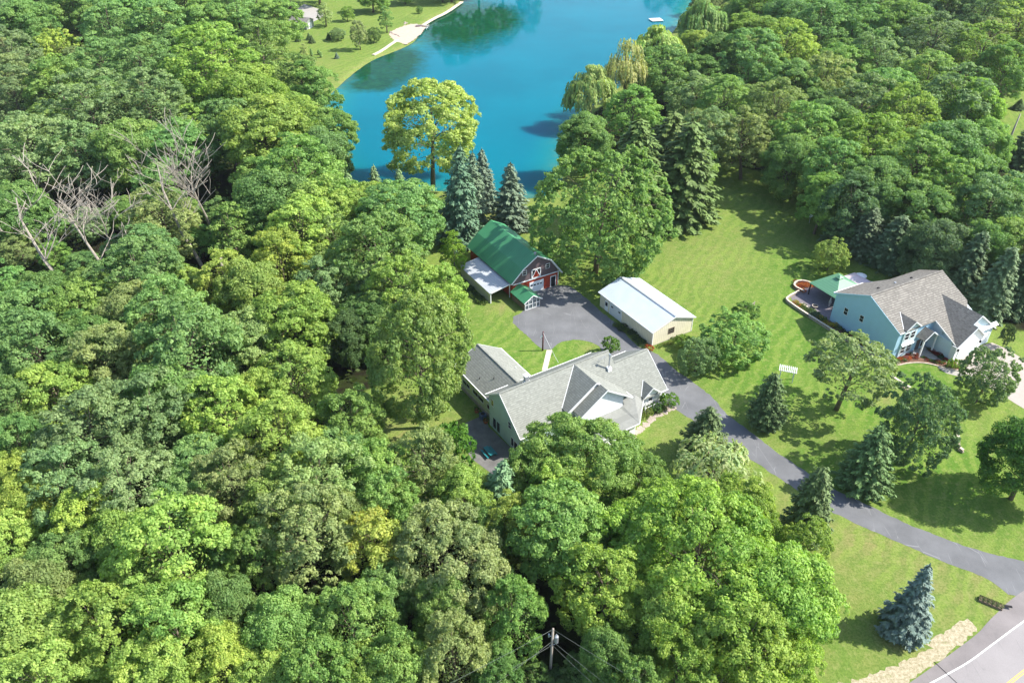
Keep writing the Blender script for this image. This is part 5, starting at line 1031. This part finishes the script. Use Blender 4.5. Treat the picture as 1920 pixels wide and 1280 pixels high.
# raft, dock on the lake
p = P(1230, 39, WZ); r = empty("swim_raft", p, R(12)); tag(r, "white square swimming raft floating on the lake", "raft")
m = MB(); m.box(-2.6, -2.4, .25, 2.6, 2.4, .5); m.build("deck", M['white_board'], r); m = MB(); m.box(-2.4, -2.2, -.2, 2.4, 2.2, .25); m.build("float", M['metal'], r); m = MB(); m.bar((2.3, -.4, -.3), (2.3, -.4, 1.1), .08); m.bar((2.3, .4, -.3), (2.3, .4, 1.1), .08); m.build("ladder", M['metal'], r)
p = P(793, 52, WZ); r = empty("boat_dock", p, R(-8)); tag(r, "short white-framed dock at the sandy beach", "dock")
m = MB(); m.box(-3.0, -1.1, .75, 2.6, 1.1, .9); m.build("deck", M['gray_wood'], r)
m = MB()
for x, y in ((-2.8, -1), (2.4, -1), (2.4, 1), (-2.8, 1), (2.4, -3.6), (-.4, -3.6)): m.bar((x, y, -.8), (x, y, 1.3), .12)
m.bar((2.4, -1, .6), (2.4, -3.6, .6), .12); m.bar((-.4, -1, .6), (-.4, -3.6, .6), .12); m.bar((-.4, -3.6, .6), (2.4, -3.6, .6), .12); m.build("frame", M['white_board'], r)
r = empty("rowing_boat", P(787, 50), R(20)); tag(r, "small upturned boat beside the dock", "boat")
m = MB(); m.prism_x([(-.6, 0), (.6, 0), (.45, .4), (0, .55), (-.45, .4)], -1.6, 1.6); m.build("hull", M['weathered_boards'], r)
# lake edging on the far bank and boulders
ed = smooth_poly(px2([(700, 104), (716, 96), (733, 84), (745, 76)]), 1, False)
m = MB(); o0 = Vector(ed[0])
for a, b2 in zip(ed[:-1], ed[1:]): m.bar(a - o0 + Vector((0, 0, .1)), b2 - o0 + Vector((0, 0, .1)), 1.3, .35)
o = m.build("shore_wall", M['pale_stone']); o.location = o0; tag(o, "pale stone edging along the shore left of the beach", "sea wall")
ed = smooth_poly(px2([(790, 50), (812, 36), (838, 24), (866, 4)]), 1, False); m = MB(); o0 = Vector(ed[0])
for a, b2 in zip(ed[:-1], ed[1:]): m.bar(a - o0 + Vector((0, 0, .05)), b2 - o0 + Vector((0, 0, .05)), 1.6, .3)
o = m.build("shore_wall", M['pale_stone']); o.location = o0; tag(o, "pale stone edging along the shore right of the beach", "sea wall")
def rock_mesh(seed):
    import bmesh
    bm = bmesh.new(); bmesh.ops.create_icosphere(bm, subdivisions=2, radius=.5); rq = random.Random(seed)
    for v in bm.verts: v.co *= rq.uniform(.75, 1.15); v.co.z = max(v.co.z * .65, -.1)
    me = bpy.data.meshes.new("rock"); bm.to_mesh(me); bm.free(); me.materials.append(M['stone']); return me
RK = [rock_mesh(i) for i in range(5)]
def rock(p, s, label, group, mat=None, flat=1.0):
    o = bpy.data.objects.new("rock", RK[rnd.randrange(5)]); col.objects.link(o); o.location = p; o.scale = (s * rnd.uniform(.8, 1.3), s * rnd.uniform(.8, 1.3), s * flat); o.rotation_euler = (0, 0, rnd.uniform(0, 6)); return tag(o, label, "rock", group)
for i in range(9): p = P(732 + i * 2.0 + rnd.uniform(-2, 2), 61 + i * .9 + rnd.uniform(-1, 1)); rock(p, rnd.uniform(.9, 1.5), "brown boulder in the pile left of the beach", "boulders left of the beach")
for i in range(5): p = P(762 + rnd.uniform(-3, 3), 44 + rnd.uniform(-2, 2)); rock(p, rnd.uniform(.8, 1.3), "pale boulder at the top of the beach", "boulders at the top of the beach")
# stepping stones beside the long house porch
k = 0
for i in range(64):
    t = (i + rnd.random()) / 64; a = P(1183 + t * 82, 824 - t * 62 + (10 * math.sin(t * 3)) * -1 + rnd.uniform(-6, 6)); rock((a.x, a.y, 0.0), rnd.uniform(.45, .85), "flat tan stepping stone in the curved border by the porch", "stepping stones by the porch", flat=.25)
# dry stone wall pieces near the maple
def stonewall(pts, label, h=.9):
    ed = smooth_poly(px2(pts), 1, False); r = empty("rubble_wall", ed[0]); tag(r, label, "wall"); m = MB(); mc = MB(); o0 = Vector(ed[0]); k = 0
    for a, b2 in zip(ed[:-1], ed[1:]):
        n = max(1, int((b2 - a).length / .45))
        for i in range(n):
            for z in range(3):
                p = a.lerp(b2, (i + .5 * (z % 2)) / n) - o0; s = rnd.uniform(.16, .24); q = rnd.uniform(0, 1.5)
                m.hexa([p + Vector((s * math.cos(q + j * 1.57) * 1.1, s * math.sin(q + j * 1.57), z * h / 3)) for j in range(4)], [p + Vector((s * math.cos(q + j * 1.57), s * math.sin(q + j * 1.57) * .9, (z + .9) * h / 3)) for j in range(4)])
        mc.bar(a - o0 + Vector((0, .3, h + .02)), b2 - o0 + Vector((0, .3, h + .02)), .45, .08)
    m.build("stones", M['stone'], r); mc.build("coping", M['pale_stone'], r)
stonewall([(1669, 711), (1684, 722), (1706, 735)], "dark rubble retaining wall with pale coping on the lawn below the blue house", .8)
stonewall([(1792, 808), (1798, 828), (1795, 842), (1806, 850)], "short rubble wall ending right of the dark maple", .5)
# flowers
FM = PR['s1']['crown']
def flowers(pts_uv, colr, n, lb, grp, spread=.4, s=.45, frame=BHp):
    for i in range(n):
        t = (i + .5) / n * (len(pts_uv) - 1); j = min(int(t), len(pts_uv) - 2); f = t - j; u = pts_uv[j][0] * (1 - f) + pts_uv[j + 1][0] * f; v = pts_uv[j][1] * (1 - f) + pts_uv[j + 1][1] * f
        p = frame(u + rnd.gauss(0, spread), v + rnd.gauss(0, spread), .03); o = bpy.data.objects.new("flower_clump", FM); col.objects.link(o); o.location = p; o.rotation_euler = (0, 0, rnd.uniform(0, 6)); q = s * rnd.uniform(.7, 1.35); o.scale = (q, q, q * .9)
        c = rnd.choice(colr); o.color = (*c, 1); tag(o, lb, "flowers", grp)
OR, YE, GN, DG, PK, WH, RD = (.55, .16, .04), (.5, .42, .06), (.14, .22, .05), (.07, .12, .05), (.5, .2, .22), (.6, .55, .5), (.3, .06, .04)
flowers([(3.4, -25.4), (3.4, -26.8), (4.6, -27.4), (6.0, -26.6), (6.2, -25.4)], [OR, OR, (.6, .25, .08), RD], 22, "orange flower clump in the curved end bed", "orange flowers in the curved bed", .5, .5)
flowers([(-1.6, -22.8), (-1.7, -20.5)], [YE, OR, GN], 10, "yellow and orange flower clump at the far end of the long bed", "yellow flowers at the far end of the long bed", .35, .5)
flowers([(-1.7, -20), (-1.5, -15)], [GN, DG, (.12, .2, .1), YE], 16, "green perennial clump in the long terrace bed", "perennials in the long terrace bed", .4, .75)
flowers([(-1.4, -14.8), (-1.2, -12)], [YE, YE, GN], 8, "yellow flower clump beside the corner of the blue wall", "yellow flowers at the blue wall corner", .35, .55)
flowers([(-1.0, -11.5), (-.9, -1)], [DG, DG, GN, RD], 16, "dark green clump along the foot of the blue wall", "plants along the blue wall", .3, .6)
flowers([(0, .9), (3.0, 1.0), (5.0, 1.6)], [OR, PK, RD, WH, GN], 26, "red and pink flower clump below the front windows", "flowers below the front windows", .4, .42)
flowers([(5.6, 2.8), (7.5, 5.2), (9.0, 7.6)], [OR, WH, RD, GN], 20, "mixed flower clump along the front walk edge", "flowers along the front walk", .35, .36)
flowers([(8.6, 1.0), (8.6, 5.0)], [RD, DG, RD, GN], 12, "dark red plant clump beside the garage side wall", "plants beside the garage side wall", .2, .5)
def sh(u, v, z=0.0): a = R(31); return Vector((25.75 + u * math.cos(a) + v * math.sin(a), 120.29 + u * math.sin(a) - v * math.cos(a), z))
flowers([(-1.0, -9.0), (-.9, -1.0)], [DG, GN, DG], 26, "dark green plant clump along the shed side wall", "plants along the shed side wall", .3, .6, sh)
flowers([(.5, .9), (6, .9)], [GN, (.2, .25, .06)], 6, "light green clump at the shed end wall", "plants at the shed end wall", .3, .5, sh)
def bn(u, v, z=0.0): a = R(31); return Vector((9.91 + u * math.cos(a) + v * math.sin(a), 141.62 + u * math.sin(a) - v * math.cos(a), z))
flowers([(-16.9, -13), (-17.0, -2.5)], [DG, GN, DG], 34, "dark green plant clump along the lean-to wall", "plants along the lean-to wall", .45, .6, bn)
flowers([(23.2, 1.9), (26.5, 2.9)], [GN, (.2, .24, .08), DG], 9, "green plant clump below the porch railing", "plants below the porch railing", .4, .6, hb)
o = bpy.data.objects.new("mum_plant", FM); col.objects.link(o); o.location = P(1217, 656); o.scale = (.85, .85, .9); o.color = (.45, .11, .035, 1); tag(o, "round rust-orange flowering plant at the near corner of the metal shed", "flowers")
# terrace furniture
r = empty("shade_canopy", BHp(12.6, -20.6), R(28)); tag(r, "pinkish white square shade canopy next to the green gazebo", "canopy")
m = MB()
for a, b2 in (((-2.6, -2.4), (2.6, -2.4)), ((2.6, -2.4), (2.6, 2.4)), ((2.6, 2.4), (-2.6, 2.4)), ((-2.6, 2.4), (-2.6, -2.4))): m.slab([(a[0], a[1], 2.3), (b2[0], b2[1], 2.3), (0, 0, 3.3)], .04)
m.build("canopy_top", M['canvas'], r)
m = MB()
for x in (-2.45, 2.45):
    for y in (-2.3, 2.3): m.bar((x, y, 0), (x, y, 2.3), .08)
m.build("post", M['metal'], r)
r = empty("patio_table", BHp(15.4, -21.5), R(28)); tag(r, "rust coloured table with a white parasol behind the blue house", "table")
m = MB(); m.tube([(0, 0, .7), (0, 0, .76)], [.8, .8], 16); m.build("table_top", M['rust'], r); m = MB(); m.tube([(0, 0, 0), (0, 0, 2.4)], [.05, .04], 8); m.build("pole", M['dark'], r); m = MB(); m.tube([(0, 0, 2.2), (0, 0, 2.3), (0, 0, 2.75)], [1.15, 1.15, .06], 12); m.build("parasol", M['white_board'], r)
r = empty("fire_bowl", BHp(1.0, -19.4)); tag(r, "round pale bowl standing on the dark terrace paving", "bowl"); m = MB(); m.tube([(0, 0, 0), (0, 0, .3), (0, 0, .42)], [.35, .6, .62], 14); m.build("bowl", M['pale_stone'], r); m = MB(); m.tube([(0, 0, .42), (0, 0, .44)], [.5, .4], 14); m.build("coals", M['dark'], r)
def chair(p, rz, label, cat="chair", mat='metal'):
    r = empty("garden_chair", p, rz); tag(r, label, cat); m = MB(); m.box(-.3, -.3, .4, .3, .3, .46); m.build("seat", M[mat], r); m = MB(); m.box(-.3, .27, .5, .3, .33, 1.05); m.build("backrest", M[mat], r)
    for x in (-.26, .26):
        for y in (-.26, .28): m = MB(); m.bar((x, y, 0), (x, y, .4 if y < 0 else 1.0), .05); m.build("leg", M['dark'], r)
chair(BHp(7.0, -.5, .1), R(28), "pale cushioned chair on the blue house porch"); chair(BHp(4.9, 1.0), R(60), "small grey chair left of the porch column")
# post box planter by the road
p = P(1857, 1131); r = empty("planter_box", p, R(-33)); tag(r, "rectangular flower planter on the grass corner by the road", "planter")
m = MB(); m.box(-1.35, -.45, 0, 1.35, .45, .28); m.build("box", M['wood'], r); m = MB(); m.bar((1.4, .3, .3), (2.3, .6, .35), .3, .1); m.build("handle_board", M['dark'], r)
for i in range(5): c = bpy.data.objects.new("foliage", FM); col.objects.link(c); c.parent = r; c.location = (-1.05 + i * .52, 0, .2); c.scale = (.42, .42, .35); c.color = (.2, .24, .1, 1)
# small items on the lawns
p = P(1517, 418); r = empty("bird_feeder", p); tag(r, "small white and blue feeder post on the open lawn", "feeder"); m = MB(); m.tube([(0, 0, 0), (0, 0, 1.6)], [.05, .05], 6); m.build("post", M['metal'], r); m = MB(); m.box(-.3, -.3, 1.6, .3, .3, 1.75); m.slab([(-.45, -.45, 2.0), (.45, -.45, 2.0), (0, 0, 2.4)], .03); m.slab([(.45, .45, 2.0), (-.45, .45, 2.0), (0, 0, 2.4)], .03); m.bar((0, 0, 1.7), (0, 0, 2.3), .25); m.build("feeder_house", M['white_board'], r)
r = empty("grey_garage", P(566, 52), R(-18)); tag(r, "grey-green garage half hidden by trees at the top left", "garage")
m = MB(); m.prism_x([(-3, 0), (3, 0), (3, 3.0), (0, 4.2), (-3, 3.0)], -4.2, 4.2); m.build("wall", siding('grey_siding', (.26, .29, .25), .3), r)
for sy in (-1, 1): m = MB(); m.slab([(-4.5, 0, 4.35), (4.5, 0, 4.35), (4.5, sy * 3.4, 3.0), (-4.5, sy * 3.4, 3.0)][::-sy], .12); m.build("roof", M['brown_shingle'], r)
m = MB(); m.box(4.2, -1.3, .02, 4.25, 1.3, 2.3); m.build("garage_door", M['white_board'], r)
r = empty("red_shed", P(1868, 308), R(10)); tag(r, "low red roof corner showing between trees at the right edge", "shed")
m = MB(); m.box(-1.5, -1.2, 0, 1.5, 1.2, 1.6); m.build("wall", M['weathered_boards'], r); m = MB(); m.slab([(-1.8, -1.5, 1.6), (1.8, -1.5, 1.6), (1.8, 1.5, 2.1), (-1.8, 1.5, 2.1)], .1); m.build("roof", M['rust'], r)
tube_thing("bare_trunk", [tuple(P(1872, 308)), (P(1872, 308).x + .6, P(1872, 308).y, 8), (P(1872, 308).x + .9, P(1872, 308).y, 14)], [.35, .28, .15], M['dead_wood'], "pale bare trunk beside the red roof corner", "tree trunk")

# ------------------------------------------------------------------ thin summer haze
m, nt, b_, L = newmat("haze"); nt.nodes.remove(b_); pv = nt.nodes.new("ShaderNodeVolumePrincipled"); pv.inputs["Color"].default_value = (.86, .92, 1, 1); pv.inputs["Density"].default_value = .00006; pv.inputs["Anisotropy"].default_value = .2
L(pv.outputs[0], nt.nodes["Material Output"].inputs["Volume"])
mb = MB(); mb.box(-3300, -1600, -6, 3300, 4300, 96); tag(mb.build("haze", m), "thin pale summer haze over the whole scene", None, None, "stuff")

r = empty("rail_fence", P(1384, 594), math.atan2(P(1414, 576).y - P(1384, 594).y, P(1414, 576).x - P(1384, 594).x)); tag(r, "short vine covered rail on the lawn behind the fruit tree", "rail")
ln = (P(1414, 576) - P(1384, 594)).length; m = MB(); m.bar((0, 0, 1.2), (ln, 0, 1.2), .12); m.bar((0, 0, .7), (ln, 0, .7), .1); m.build("rail", M['gray_wood'], r)
for x in (0.05, ln / 2, ln - .05): m = MB(); m.bar((x, .12, 0), (x, .12, 1.3), .12); m.build("post", M['gray_wood'], r)
for i in range(4): c = bpy.data.objects.new("vine", FM); col.objects.link(c); c.parent = r; c.location = (.3 + i * .9, 0, .7); c.scale = (.6, .5, .6); c.color = (.14, .25, .06, 1)
